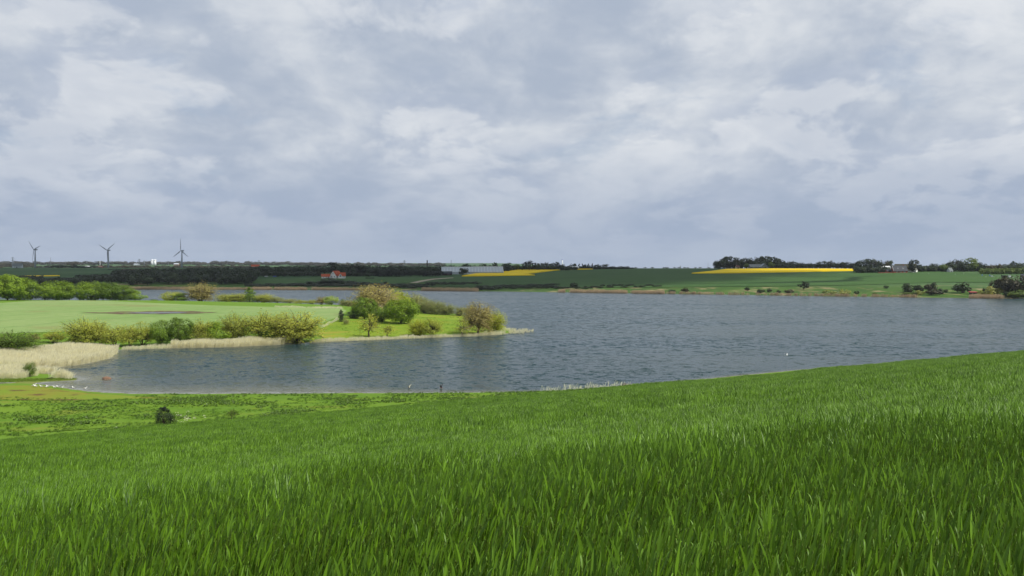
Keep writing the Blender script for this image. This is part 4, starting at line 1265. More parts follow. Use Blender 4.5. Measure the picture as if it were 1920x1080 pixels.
ds = lambda X, Y: past_in(X, Y) & (vnoise(X / 2.2, Y / 2.2) > .05)
scatter('white_flowers', 'patch of white flowers in the pasture beside the dark evergreen', 'flowers', daisies, [[hit(322, 800, 60), hit(330, 770, 60), hit(375, 766, 60), hit(400, 780, 60), hit(360, 795, 60)]], .55, (.7, 1.2), 11, False, ds, True, thin=.3)
edgeg = [leafy(rr, 26, .34, .012, .25, 'bank_grass') for _ in range(4)]
ed = lambda X, Y: (np.abs(EYE - field_h(X, Y) - 1.55) < .18) & (sdist(X, Y) > 1.5)
scatter('verge_grass', 'yellowish grass verge between wheat and pasture', 'grass', edgeg, [[(-150, 110), (70, 110), (70, 210), (-150, 210)]], .4, (.5, 1.0), 12, False, ed, True)
mead = [hit(x, y, 150) for x, y in [(596, 627), (602, 616), (640, 600), (665, 602), (720, 606), (780, 596), (860, 594), (925, 612), (932, 623), (880, 628.5), (800, 631), (700, 635), (605, 638)]]
mtufts = [leafy(rr, 20, .5, .03, .5, 'tuft') for _ in range(4)]
scatter('meadow_grass', 'uneven bright grass of the peninsula meadow', 'grass', mtufts, [mead], 1.5, (.4, 1.1), 13, False, lambda X, Y: (vnoise(X / 9, Y / 14) + .6 * vnoise(X / 4, Y / 5)) > -.05, True)
scatter('spit_grass', 'green grass on the edge of the small spit', 'grass', edgeg, [[(-80, 717.5), (-80, 711), (40, 710.5), (100, 709.5), (145, 709.5), (140, 712.5), (70, 715.6), (0, 717.2)]], .4, (.6, 1.1), 14, False, None, dmin=60)

# ------------------------------------------------------------------ buildings
plain('white_wall', (.74, .74, .72), .85, .06, .6)
plain('red_tile', (.42, .085, .035), .8, .2, 1.2)
plain('black_roof', (.035, .042, .055), .7, .2, .8)
plain('red_brick', (.26, .065, .045), .9, .2, 1.5)
plain('thatch', (.085, .080, .045), .95, .25, 1.0)
plain('grey_sheet', (.42, .46, .50), .5, .12, .4)
plain('grey_dark', (.13, .15, .16), .7, .2, .4)
plain('glass_pane', (.07, .09, .11), .12, .1, .5, spec=.6)
plain('window_white', (.70, .72, .74), .5, .05, 1)
plain('dark_wood', (.035, .028, .024), .9, .25, 1)
plain('hut_red', (.30, .06, .06), .7, .15, 1)
plain('brown_tile', (.11, .055, .045), .85, .2, 1)
plain('tan_brick', (.26, .16, .10), .9, .15, 1)
plain('pale_wall', (.55, .50, .36), .85, .1, 1)
plain('silo_white', (.74, .76, .78), .5, .05, .1)
plain('steel', (.20, .23, .27), .6, .15, .3, .3)
plain('turbine_paint', (.34, .38, .45), .5, .06, .2)
plain('chimney_dark', (.07, .06, .06), .9, .2, .3)
plain('truck_green', (.02, .11, .07), .45, .1, 1)
plain('truck_white', (.68, .69, .70), .4, .05, 1)
plain('tyre', (.02, .02, .022), .9, .1, 3)
plain('blue_paint', (.10, .17, .55), .5, .1, 2)
plain('bird_white', (.80, .80, .78), .8, .05, 4)
plain('bird_brown', (.36, .17, .10), .8, .2, 4)
plain('bird_black', (.025, .023, .025), .7, .2, 4)
plain('stone_brown', (.19, .115, .075), .9, .25, 3)
plain('wood_grey', (.30, .27, .23), .9, .2, 3)


def gable(root, L, W, eave, ridge, wall, roof, over=.4, th=.25, wins=(), doors=(), chimney=None, y0=0, x0=0, roof_name='roof', winmat='window_white', wall_name='wall'):
    """gabled block: ridge along local X, walls, two thick roof slopes, windows and doors as own meshes
       wins rows: face ('S' long side to -Y, 'N', 'E', 'W'), along, z0, w, h"""
    a, b = x0 - L / 2, x0 + L / 2
    c, d = y0 - W / 2, y0 + W / 2
    mb = MB()
    prof = [(a, c, 0), (a, d, 0), (a, d, eave), (a, y0, ridge), (a, c, eave)]
    mb.prism([(p[0], p[1], p[2] - (1.0 if p[2] == 0 else 0)) for p in prof], (L, 0, 0))
    wl = mb.build(wall_name, wall, root)
    sl = (ridge - eave) / (W / 2)
    mb = MB()
    for sg in (-1, 1):
        e = (y0 + sg * (W / 2 + over), eave - sl * over)
        mb.prism([(a - over, e[0], e[1] + .02), (a - over, y0, ridge + .02), (a - over, y0, ridge + th), (a - over, e[0], e[1] + th)], (L + 2 * over, 0, 0))
    rf = mb.build(roof_name, roof, root)
    for nm, rows in (('window', wins), ('door', doors)):
        for face, s, z, w_, h_ in rows:
            mb = MB(); fr = MB()
            if face in 'SN':
                y = c if face == 'S' else d; sg = -1 if face == 'S' else 1
                lo, hi = sorted((y + sg * .002, y + sg * .06))
                mb.box(x0 + s - w_ / 2, x0 + s + w_ / 2, lo, hi, z, z + h_)
                lo, hi = sorted((y + sg * .062, y + sg * .08))
                fr.box(x0 + s - w_ / 2 + .12, x0 + s + w_ / 2 - .12, lo, hi, z + .12, z + h_ - .12)
            elif face in 'EW':
                x = b if face == 'E' else a; sg = 1 if face == 'E' else -1
                lo, hi = sorted((x + sg * .002, x + sg * .06))
                mb.box(lo, hi, y0 + s - w_ / 2, y0 + s + w_ / 2, z, z + h_)
                lo, hi = sorted((x + sg * .062, x + sg * .08))
                fr.box(lo, hi, y0 + s - w_ / 2 + .12, y0 + s + w_ / 2 - .12, z + .12, z + h_ - .12)
            else:      # rooflight on the -Y slope, z measured along height
                zz = z; yy = c + (zz - eave) / sl
                n = Vector((0, -sl, 1)).normalized()
                p0 = Vector((x0 + s - w_ / 2, yy, zz + th)) + n * .02; u = Vector((0, 1, sl)).normalized() * h_
                mb.prism([p0, p0 + Vector((w_, 0, 0)), p0 + Vector((w_, 0, 0)) + u, p0 + u], n * .1)
                fr.prism([p0 + n * .102 + u * .1 + Vector((.1, 0, 0)), p0 + n * .102 + u * .1 + Vector((w_ - .1, 0, 0)), p0 + n * .102 + u * .9 + Vector((w_ - .1, 0, 0)), p0 + n * .102 + u * .9 + Vector((.1, 0, 0))], n * .03)
            if nm == 'window':
                wo = mb.build('window', winmat, root)
                fr.build('pane', 'glass_pane', wo)
            else:
                mb.build('door', 'dark_wood', root)
    if chimney is not None:
        cx_, = chimney if isinstance(chimney, tuple) else (chimney,)
        mb = MB(); mb.box(cx_ - .35, cx_ + .35, y0 - .35, y0 + .35, ridge - .6, ridge + 1.1); mb.box(cx_ - .42, cx_ + .42, y0 - .42, y0 + .42, ridge + 1.1, ridge + 1.25)
        mb.build('chimney', 'red_brick', rf)
    return wl, rf


def stand(name, x, D, rz, label, cat, dz=0.0):
    X = (x - 960) / F * D
    o = empty(name, (X, D, max(0, g1(X, D)) + dz), rz)
    tag(o, label, cat)
    return o


# white house with red roofs, cross wing and porch gable
Hs = stand('house', 630, 1152, R(66), 'white house with red tiled roof and gabled wing before dark trees', 'house')
gable(Hs, 12, 8.6, 3.1, 8.2, 'white_wall', 'red_tile', wins=[('W', -2, .9, 1.3, 1.4), ('W', 1.9, .9, 1.3, 1.4), ('W', 0, 4.4, 1.2, 1.3), ('N', 2.5, .9, 1.4, 1.4), ('S', 1, .9, 1.4, 1.4), ('S', -3, .9, 1.4, 1.4), ('N', -3, .9, 1.4, 1.4)], doors=[('S', 4, 0, 1.1, 2.1)], chimney=2.0)
H2 = stand('house', 640.5, 1147, R(12), 'white gabled wing with red roof and dark porch beside the taller white house', 'house wing')
gable(H2, 8.5, 6.4, 2.9, 6.4, 'white_wall', 'red_tile', wins=[('S', 2.6, .9, 1.2, 1.3), ('E', 0, 1, 1.2, 1.4)], doors=[('S', 0, 0, 1.0, 2.1)])
mb = MB(); mb.prism([(-3.6, -4.4, -.5), (.4, -4.4, -.5), (.4, -4.4, 2.6), (-1.6, -4.4, 5.2), (-3.6, -4.4, 2.6)], (0, 1.19, 0)); po = mb.build('porch', 'white_wall', H2)
mb = MB(); mb.prism([(-2.7, -4.46, 1.9), (-.5, -4.46, 1.9), (-1.6, -4.46, 4.2)], (0, .055, 0)); mb.build('gable_window', 'glass_pane', po)
mb = MB()
for sg in (-1, 1):
    mb.prism([(-1.6, -4.7, 5.25), (-1.6 + sg * 2.3, -4.7, 2.3), (-1.6 + sg * 2.3, -4.7, 2.55), (-1.6, -4.7, 5.5)], (0, 1.5, 0))
mb.build('porch_roof', 'red_tile', po)
Sh = stand('outbuilding', 610.5, 1145, R(8), 'low white outbuilding with red roof left of the white house', 'outbuilding')
gable(Sh, 9.2, 5.2, 2.3, 4.9, 'white_wall', 'red_tile', wins=[('S', -2, .8, 1.1, 1.0), ('S', 1, .8, 1.1, 1.0)], doors=[('S', 3.2, 0, 1, 2)], chimney=2.4)

# glasshouse and its dark shed
Gh = stand('glasshouse', 884, 1262, R(4), 'long pale grey glasshouse with ribbed roof behind the rapeseed field', 'glasshouse')
gb = g1((884 - 960) / F * 1262, 1262)
for k, (x0_, L_, rz_) in enumerate([(-18.5, 39, 8.6), (20.5, 39, 9.0)]):
    wl = MB(); wl.prism([(x0_ - L_ / 2, -13, -2), (x0_ - L_ / 2, 13, -2), (x0_ - L_ / 2, 13, 2.4), (x0_ - L_ / 2, 0, rz_), (x0_ - L_ / 2, -13, 2.4)], (L_ - .04, 0, 0)); wl.build('wall', 'grey_sheet', Gh)
    n_p = 10
    for j in range(n_p):
        pw = L_ / n_p
        mb = MB()
        xa = x0_ - L_ / 2 + j * pw
        for sg in (-1, 1):
            mb.prism([(xa, sg * 13.4, 2.45), (xa, 0, rz_ + .05), (xa, 0, rz_ + .2), (xa, sg * 13.4, 2.6)], (pw - .35, 0, 0))
        mb.build('roof_panel', 'grey_sheet', Gh)
        mb = MB()
        for sg in (-1, 1):
            mb.prism([(xa + pw - .33, sg * 13.4, 2.5), (xa + pw - .33, 0, rz_ + .1), (xa + pw - .33, 0, rz_ + .32), (xa + pw - .33, sg * 13.4, 2.72)], (.28, 0, 0))
        mb.build('roof_rib', 'silo_white', Gh)
    mb = MB(); mb.box(x0_ - L_ / 2, x0_ + L_ / 2 - .04, -.5, .5, rz_ + .1, rz_ + .5); mb.build('ridge', 'silo_white', Gh)
Ds = stand('shed', 838, 1215, R(10), 'dark low timber shed with red patches at the end of the glasshouse', 'shed')
gable(Ds, 12, 7, 2.4, 4.6, 'dark_wood', 'black_roof', wins=[('S', 1.5, .6, 3, 1.4)], doors=[('S', -3, 0, 2, 2.1)], winmat='hut_red')
Lw = stand('shed', 1076, 1470, R(3), 'low white building with pale roof beside the small spruces', 'shed')
gable(Lw, 14, 7, 2.4, 4.8, 'white_wall', 'silo_white', wins=[('S', -4, .8, 1.6, 1.2), ('S', 0, .8, 1.6, 1.2), ('S', 4, .8, 1.6, 1.2)])
# grey barn in the trees behind right rapeseed
Gb = stand('barn', 1417, 1470, R(2), 'dark grey barn with long low roof among trees behind the rapeseed', 'barn')
gable(Gb, 19, 9, 2.6, 6.4, 'grey_dark', 'grey_dark', wins=[('S', -5, .6, 1.6, 1.2)], doors=[('S', 5, 0, 3, 2.4)])
Gc = stand('barn', 1432, 1462, R(96), 'grey gable ended barn joined beside the long low roof', 'barn')
gable(Gc, 9, 11, 2.8, 7.2, 'grey_dark', 'steel', wins=[('W', 2.5, .6, 1.2, 1.8)], doors=[('W', -1, 0, 2.6, 2.6)], winmat='hut_red')
Gd = stand('outbuilding', 1382.5, 1470, R(5), 'small pale gabled outbuilding at the edge of the dark clump', 'outbuilding')
gable(Gd, 5, 5, 2.4, 4.6, 'pale_wall', 'brown_tile', doors=[('S', .5, 0, 2.2, 2)])

# right farm
Fa = stand('farmhouse', 1686, 1148, R(4), 'farmhouse with black roof, red brick walls and white windows', 'farmhouse')
gable(Fa, 16, 8, 2.7, 8.4, 'red_brick', 'black_roof', wins=[('S', -4.6, .8, 1.8, 1.4), ('S', 0, .8, 1.8, 1.4), ('S', 4.6, .8, 1.8, 1.4), ('R', -2.6, 4.6, 1.0, 1.3), ('R', 3.4, 4.6, 1.0, 1.3), ('W', 0, 4.2, 1.2, 1.2)], doors=[('S', -2.3, 0, 1.1, 2.1)], chimney=5.0)
mb = MB()
for sg in (-1, 1):
    mb.prism([(-8.62, sg * 4.3, 2.4), (-8.62, 0, 8.5), (-8.62, 0, 8.95), (-8.62, sg * 4.3, 2.9)], (.16, 0, 0))
mb.build('bargeboard', 'window_white', Fa)
Fb = stand('barn', 1698, 1168, R(-38), 'long mossy thatched barn with white gable end beside the black roofed farmhouse', 'barn')
gable(Fb, 24, 10.5, 3.0, 9.4, 'white_wall', 'thatch', over=.6, th=.45, wins=[('E', 1.5, 4.6, 1.0, 1.1)], doors=[('E', -2, 0, 1.4, 2.1)])
Fc = stand('shed', 1713, 1150, R(5), 'tiny white shed at the foot of the ragged black green tree', 'shed')
gable(Fc, 4.2, 3, 1.9, 2.8, 'white_wall', 'silo_white', over=.15, doors=[('S', .8, 0, .9, 1.7)])
Fd = stand('outbuilding', 1660, 1185, R(-5), 'outbuilding with pale sheet roof half hidden in the grove by the farmhouse', 'outbuilding')
gable(Fd, 10, 7, 4.4, 7.2, 'red_brick', 'silo_white', wins=[('S', 0, 1, 1.4, 1.2)])
Fe = stand('garage', 1666.5, 1150, R(2), 'low brick garage with dark roof left of the farmhouse gable', 'garage')
gable(Fe, 6, 5, 2.3, 3.8, 'red_brick', 'black_roof', doors=[('S', 0, 0, 2.4, 2)])
Ff = MB(); Ff.box(-13, 6, -.12, .12, -.5, 1.0); Ff.box(-13, -12.6, -.2, .2, -.5, 1.25); Ff.box(5.6, 6, -.2, .2, -.5, 1.25)
X = (1668 - 960) / F * 1140
o = Ff.build('garden_wall', 'red_brick', loc=(X, 1140, g1(X, 1140)), rz=R(2)); tag(o, 'low red brick wall in front of the farmhouse garden', 'wall')
Gs = stand('shed', 1781, 1172, R(28), 'small grey shed with steep roof before the skyline grove', 'shed')
gable(Gs, 5.5, 4.2, 1.6, 4.6, 'grey_sheet', 'grey_dark', doors=[('S', 0, 0, 1.2, 1.8)])
Hu = stand('hut', 1824, 757, R(0), 'small dark boat hut with red roof on the far shore', 'hut')
mb = MB(); mb.box(-2.3, 2.3, -1.4, 1.4, -.6, 1.35); mb.build('wall', 'dark_wood', Hu)
mb = MB(); mb.prism([(-2.8, -1.9, 1.36), (-2.8, 1.9, 1.75), (-2.8, 1.9, 2.3), (-2.8, -1.9, 1.8)], (5.6, 0, 0)); mb.build('roof', 'hut_red', Hu)
mb = MB(); mb.box(-1.2, -.3, -1.46, -1.402, -.1, 1.2); mb.build('door', 'wood_grey', Hu)
We = stand('house', 1926, 905, R(-20), 'white gabled house with dark roof edge at the road by the truck', 'house')
gable(We, 10, 8, 2.4, 5.8, 'white_wall', 'black_roof', wins=[('W', 0, 1, 1.2, 1.2), ('S', 1, 1, 1.4, 1.2)], doors=[('S', -3, 0, 1, 2)])

# left plain houses
Ba = stand('bungalow', 244, 1262, R(-4), 'long brick bungalow with brown roof and pale skylight band in dark woods', 'bungalow')
gable(Ba, 21, 9, 3.0, 6.6, 'tan_brick', 'brown_tile', wins=[('S', -6.5, .8, 2.4, 1.4), ('S', -2.5, .8, 2.0, 1.4), ('S', 6, .8, 2.4, 1.4), ('R', 4, 4.8, 7.0, .9)], doors=[('S', 1.2, 0, 1.2, 2.1)])
for x, D, rz, L, W, e, r, wm, rm, lb in [(33, 1800, 10, 16, 9, 4, 8, 'grey_sheet', 'grey_dark', 'grey farm building half hidden in dark trees near the first turbine'),
                                          (163, 3000, 5, 18, 12, 2.5, 4.5, 'grey_sheet', 'silo_white', 'long bright white hall on the plain between two turbines'),
                                          (188, 2700, -8, 20, 9, 3, 6, 'red_brick', 'brown_tile', 'red roofed farm on the plain before the middle turbine'),
                                          (479, 1650, 6, 13, 7, 3, 6, 'white_wall', 'red_tile', 'red roofed house peeping over the dark wood'),
                                          (331, 4200, 0, 20, 14, 6, 10, 'tan_brick', 'grey_sheet', 'pale factory hall beside the third turbine'),
                                          (256, 4200, 0, 20, 14, 4, 7, 'grey_sheet', 'grey_sheet', 'pale low works building under the pylon by the silos')]:
    b_ = stand('building', x, D, R(rz), lb, 'building', 0.0)
    gable(b_, L, W, e, r, wm, rm, wins=[('S', -L * .25, 1, 2, 1.4), ('S', L * .25, 1, 2, 1.4)], doors=[('S', 0, 0, 2, 2.2)])

# silos, chimneys, masts
for k, (x, r_) in enumerate([(285.6, 6.2), (290.6, 6.6)]):
    D = 4300
    s_ = stand('silo', x, D, 0, 'domed white silo on the horizon between the turbines', 'silo'); s_['group'] = 'pair of white silos'
    zt = EYE - (486.5 - HY) / F * D - s_.location.z
    mb = MB(); mb.tube([(0, 0, -3), (0, 0, zt - 5)], [r_, r_], 20); mb.build('cylinder_shell', 'silo_white', s_, True)
    mb = MB(); mb.tube([(0, 0, zt - 5), (0, 0, zt - 4), (0, 0, zt - 1.5), (0, 0, zt - .3), (0, 0, zt)], [r_ * 1.12, r_ * 1.12, r_ * .85, r_ * .4, r_ * .05], 20); mb.build('dome', 'silo_white', s_, True)
    mb = MB(); mb.tube([(r_ + .5, -2, -3), (r_ + .5, -2, zt - 3)], [.7, .7], 6); mb.build('elevator_pipe', 'steel', s_)


def stack(name, label, cat, x, ytop, D, r0, r1, mat, band=None, group=None):
    s_ = stand(name, x, D, 0, label, cat)
    if group: s_['group'] = group
    zt = EYE - (ytop - HY) / F * D - s_.location.z
    mb = MB(); mb.tube([(0, 0, -2), (0, 0, zt * .5), (0, 0, zt)], [r0, (r0 + r1) / 2, r1], 10); mb.build('shaft', mat, s_, True)
    mb = MB(); mb.tube([(0, 0, zt * .93), (0, 0, zt * .99)], [r1 * 1.35, r1 * 1.35], 10); mb.build('collar', band or mat, s_)
    mb = MB(); mb.tube([(0, 0, -2), (0, 0, 1.2)], [r0 * 1.7, r0 * 1.5], 10); mb.build('base', mat, s_)
    return s_


stack('chimney', 'dark brick chimney standing above the wood left of the glasshouse', 'chimney', 801, 488, 1500, 1.0, .75, 'chimney_dark')
stack('chimney', 'dark chimney rising from the wood right of the third turbine', 'chimney', 428, 499, 1250, .9, .7, 'chimney_dark')
stack('chimney', 'slender white chimney with blue tip behind the belt of trees', 'chimney', 1054.5, 486, 2300, 1.5, 1.1, 'silo_white', 'blue_paint')
stack('chimney', 'grey works chimney between the pylon and the white silos', 'chimney', 270.4, 488, 4200, 1.6, 1.2, 'steel')
stack('mast', 'thin grey mast beside the first turbine', 'mast', 95, 483, 2300, .5, .35, 'steel')
stack('mast', 'thin grey mast right of the white silos', 'mast', 315.5, 489.5, 2300, .5, .3, 'steel')
stack('mast', 'grey mast above the glasshouse trees', 'mast', 846, 488, 1800, .45, .35, 'steel')
stack('mast', 'small white mast left of the middle turbine', 'mast', 187.5, 489, 3200, .9, .6, 'silo_white')
stack('mast', 'thin mast on the bare crest left of the right rapeseed field', 'mast', 1327.5, 491.5, 1500, .22, .12, 'wood_grey')
for x, yt, D in [(1059, 496, 1395), (1111.5, 497, 1440), (1380.5, 487.5, 1465), (1499.5, 491, 1465)]:
    s_ = stack('utility_pole', 'slim wooden pole at the upper edge of a rapeseed field', 'pole', x, yt, D, .16, .11, 'wood_grey', group='poles by the rapeseed fields')


def pylon(x, ytop, D, label, wide=1.0):
    s_ = stand('pylon', x, D, R(12), label, 'pylon')
    h = EYE - (ytop - HY) / F * D - s_.location.z
    mb = MB(); b = h * .10 * wide; tq = h * .022 * wide; r = .22 * D / 2500
    lev = [0, .2, .38, .54, .68, .8, .9, 1.0]
    hw = [b + (tq - b) * min(1, u / .8) for u in lev]
    for sx, sy in ((1, 1), (1, -1), (-1, 1), (-1, -1)):
        mb.tube([(sx * w_, sy * w_, u * h - (1 if u == 0 else 0)) for u, w_ in zip(lev, hw)], [r] * len(lev), 4)
    for i in range(len(lev) - 1):
        w0, w1 = hw[i], hw[i + 1]; z0, z1 = lev[i] * h, lev[i + 1] * h
        for s in (-1, 1):
            mb.tube([(-w0, s * w0, z0), (w1, s * w1, z1)], [r * .7] * 2, 3); mb.tube([(w0, s * w0, z0), (-w1, s * w1, z1)], [r * .7] * 2, 3)
            mb.tube([(s * w0, -w0, z0), (s * w1, w1, z1)], [r * .7] * 2, 3)
    mb.build('lattice_tower', 'steel', s_)
    for u, w_ in ((.70, .17), (.83, .20), (.95, .13)):
        mb = MB(); mb.tube([(-w_ * h, 0, u * h), (0, 0, u * h + .02 * h), (w_ * h, 0, u * h)], [r * .6, r * 1.3, r * .6], 4)
        for sg in (-1, 1):
            mb.tube([(sg * tq, 0, u * h - .03 * h), (sg * w_ * h, 0, u * h)], [r * .7] * 2, 3); mb.tube([(sg * w_ * h, 0, u * h), (sg * w_ * h, 0, (u - .045) * h)], [r] * 2, 4)
        mb.build('crossarm', 'steel', s_)


pylon(24, 482, 2900, 'lattice pylon left of the first turbine')
pylon(261, 485.5, 3100, 'lattice pylon beside the white silos', 1.5)
pylon(485.5, 487.5, 3000, 'lattice pylon above the far woods right of the third turbine')
pylon(758.5, 488, 2600, 'lattice pylon behind the conifer plantation')
pylon(1276, 498.2, 4200, 'faint distant pylon top over the bare crest')

# ------------------------------------------------------------------ wind turbines


def turbine(x, yhub, D, angles, label, yaw=-28, blade_px=23.0):
    t_ = stand('wind_turbine', x, D, R(yaw), label, 'wind turbine')
    t_['group'] = 'wind turbines'
    h = EYE - (yhub - HY) / F * D - t_.location.z
    L = blade_px * D / F
    mb = MB(); mb.tube([(0, 0, -1), (0, 0, h * .5), (0, 0, h - 1.2)], [2.1, 1.65, 1.15], 16); mb.build('tower', 'turbine_paint', t_, True)
    mb = MB(); mb.tube([(0, -2.4, h), (0, -1.8, h), (0, 3.6, h + .1), (0, 5.4, h + .15)], [.9, 1.45, 1.5, .9], 10); mb.build('nacelle', 'turbine_paint', t_, True)
    mb = MB(); mb.tube([(0, -4.3, h), (0, -3.9, h), (0, -3.2, h), (0, -2.42, h)], [.1, .75, 1.1, 1.15], 12); hub = mb.build('hub', 'turbine_paint', t_, True)
    for a in angles:
        a = R(a)
        u = Vector((math.cos(a), 0, math.sin(a))); s = Vector((-math.sin(a), 0, math.cos(a))); c = Vector((0, -3.2, h))
        v = []; f = []
        for k, (q, w_, th) in enumerate([(.03, .5, .5), (.12, .9, .5), (.22, 1.45, .35), (.5, 1.05, .22), (.8, .7, .14), (1.0, .3, .06)]):
            p = c + u * (L * q)
            v += [p - s * w_ * .6, p - Vector((0, th, 0)), p + s * w_ * 1.15, p + Vector((0, th * .6, 0))]
        for k in range(5):
            for j in range(4):
                f.append((4 * k + j, 4 * k + (j + 1) % 4, 4 * k + 4 + (j + 1) % 4, 4 * k + 4 + j))
        f += [(3, 2, 1, 0), (20, 21, 22, 23)]
        mb = MB(); mb.add(v, f); mb.build('blade', 'turbine_paint', t_, True)


turbine(66, 468, 2100, (17, 137, 257), 'wind turbine beside the thin grey mast, standing by itself in the field', -34)
turbine(203, 469, 2100, (33, 153, 273), 'wind turbine with two blades raised in a wide V', -24)
turbine(341, 470, 2100, (90, 210, 330), 'wind turbine with one blade straight up, right of the white silos', -30)

# ------------------------------------------------------------------ truck and small things on the right
Tk = stand('truck', 1886.5, 960, R(-4), 'dark green tipper truck with white cab behind the brownish shore trees', 'truck')
mb = MB(); mb.box(-4.2, 1.6, -1.2, 1.2, .95, 2.7); bd = mb.build('cargo_body', 'truck_green', Tk)
mb = MB(); mb.box(-4.25, -4.0, -1.22, 1.22, 1.0, 2.75); mb.build('tailgate', 'tyre', Tk)
mb = MB(); mb.box(-4.2, 4.0, -.5, .5, .6, .94); mb.build('chassis', 'tyre', Tk)
mb = MB(); mb.prism([(1.9, -1.2, .8), (4.1, -1.2, .8), (4.1, -1.2, 1.7), (3.7, -1.2, 2.8), (1.9, -1.2, 2.9)], (0, 2.4, 0)); cb = mb.build('cab', 'truck_white', Tk)
mb = MB(); mb.box(2.4, 3.5, -1.23, -1.205, 1.8, 2.5); mb.build('side_window', 'glass_pane', cb)
for xw in (-3.3, -2.2, 3.0):
    for sg in (-1, 1):
        mb = MB(); mb.tube([(xw, sg * .85, .5), (xw, sg * 1.18, .5)], [.5, .5], 14); wh = mb.build('wheel', 'tyre', Tk)
        mb = MB(); mb.tube([(xw, sg * 1.181, .5), (xw, sg * 1.21, .5)], [.25, .22], 10); mb.build('rim', 'grey_sheet', wh)
for x, D in [(1841.5, 1010), (1855.5, 1000)]:
    s_ = stand('sign_board', x, D, 0, 'small blue board on a post beside the far road', 'sign'); s_['group'] = 'blue roadside boards'
    mb = MB(); mb.box(-.05, .05, -.05, .05, -.5, .8); mb.build('post', 'wood_grey', s_)
    mb = MB(); mb.box(-.45, .45, -.12, -.055, .5, 1.7); mb.build('board', 'blue_paint', s_)
s_ = stand('trailer', 1859.5, 985, R(5), 'small pale blue trailer by the far road near the blue boards', 'trailer')
mb = MB(); mb.box(-.8, .8, -.6, .6, .45, 1.5); mb.build('body', 'grey_sheet', s_)
mb = MB(); mb.box(.8, 1.5, -.05, .05, .45, .55); mb.build('drawbar', 'steel', s_)
for sg in (-1, 1):
    mb = MB(); mb.tube([(0, sg * .62, .3), (0, sg * .76, .3)], [.3, .3], 12); mb.build('wheel', 'tyre', s_)
for x, D in [(1848.5, 985), (1863.5, 978), (1871.5, 970), (1899.5, 960), (1791, 1060), (1807, 1075), (1741, 1100)]:
    s_ = stand('marker_post', x, D, 0, 'short white marker post along the far road', 'post'); s_['group'] = 'white road posts'
    mb = MB(); mb.box(-.14, .14, -.1, .1, -.4, .9); mb.build('shaft', 'silo_white', s_)
    mb = MB(); mb.box(-.15, .15, -.11, .11, .9, 1.05); mb.build('cap', 'grey_dark', s_)
# long dark trough in the far meadow, vehicles by the wood
s_ = stand('feed_trough', 693.5, 1135, R(-3), 'long low black trough in the far meadow', 'trough')
mb = MB(); mb.box(-5, 5, -.6, .6, .25, 1.1); mb.build('bin', 'tyre', s_)
for q in (-4, 0, 4):
    mb = MB(); mb.box(q - .15, q + .15, -.5, .5, -.5, .249); mb.build('leg', 'dark_wood', s_)
for x, mt, lb in [(499.5, 'truck_white', 'white car parked at the edge of the wood beyond the far meadow'), (515, 'blue_paint', 'bluish car parked at the edge of the wood beyond the far meadow')]:
    s_ = stand('parked_car', x, 1185, R(6), lb, 'car')
    mb = MB(); mb.prism([(-2.1, -.85, .35), (2.1, -.85, .35), (2.1, -.85, .8), (1.2, -.85, .92), (.6, -.85, 1.45), (-1.2, -.85, 1.45), (-1.9, -.85, .95), (-2.1, -.85, .9)], (0, 1.7, 0)); mb.build('body', mt, s_)
    mb = MB(); mb.box(-1.1, .5, -.87, -.851, .95, 1.36); mb.build('side_window', 'glass_pane', s_)
    for xw in (-1.3, 1.3):
        for sg in (-1, 1):
            mb = MB(); mb.tube([(xw, sg * .72, .32), (xw, sg * .9, .32)], [.32, .32], 12); mb.build('wheel', 'tyre', s_)

# ------------------------------------------------------------------ birds, stones, driftwood


def loft(name, rows, mat, parent, n=10):
    """body as one skin: rows of (x, z, half width, half height)"""
    v = []; f = []
    for x, z, a, b in rows:
        for k in range(n):
            t_ = 2 * math.pi * k / n
            v.append((x, a * math.cos(t_), z + b * math.sin(t_)))
    for i in range(len(rows) - 1):
        for k in range(n):
            f.append((i * n + k, i * n + (k + 1) % n, (i + 1) * n + (k + 1) % n, (i + 1) * n + k))
    f.append(tuple(range(n))[::-1]); f.append(tuple((len(rows) - 1) * n + k for k in range(n)))
    mb = MB(); mb.add(v, f)
    return mb.build(name, mat, parent, True)


GULL = [(-.42, .30, .01, .01), (-.30, .29, .06, .04), (-.12, .27, .12, .10), (.08, .28, .13, .12), (.20, .34, .10, .11), (.25, .43, .07, .07), (.28, .52, .065, .06), (.34, .55, .055, .05), (.39, .545, .02, .018), (.45, .53, .008, .008)]
for x, y, rz, sc in [(63.5, 726.2, 20, 1.5), (67, 727, 200, 1.45), (77.6, 727, 190, 1.25), (86.3, 727.8, 10, 1.25), (89.5, 727, 170, 1.25), (102.5, 728.4, 200, 1.2), (108.3, 727.8, 150, 1.2), (115.8, 729, 10, 1.25), (138, 729.2, 160, 1.25), (159.3, 730.4, 10, 1.35)]:
    X, Y = hit(x, y, 60)
    b_ = empty('gull', (X, Y, max(g1(X, Y), -.08)), R(rz), (sc * .82,) * 3)
    tag(b_, 'white gull resting at the water edge beside the muddy shore', 'bird', 'gulls on the muddy shore')
    loft('body', GULL, 'bird_white', b_)
    for sg in (-1, 1):
        mb = MB(); mb.tube([(.0, sg * .05, .18), (.02, sg * .05, -.04)], [.014, .012], 5); mb.build('leg', 'stone_brown', b_)
        mb = MB(); mb.add([(.10, sg * .125, .34), (-.10, sg * .135, .36), (-.46, sg * .03, .34), (-.2, sg * .12, .24), (.06, sg * .14, .24), (.1, sg * .10, .3), (-.1, sg * .10, .3), (-.44, sg * .01, .32)], [(0, 1, 2, 3, 4), (5, 6, 7), (0, 5, 6, 1), (1, 6, 7, 2)]); mb.build('wing', 'wood_grey', b_)


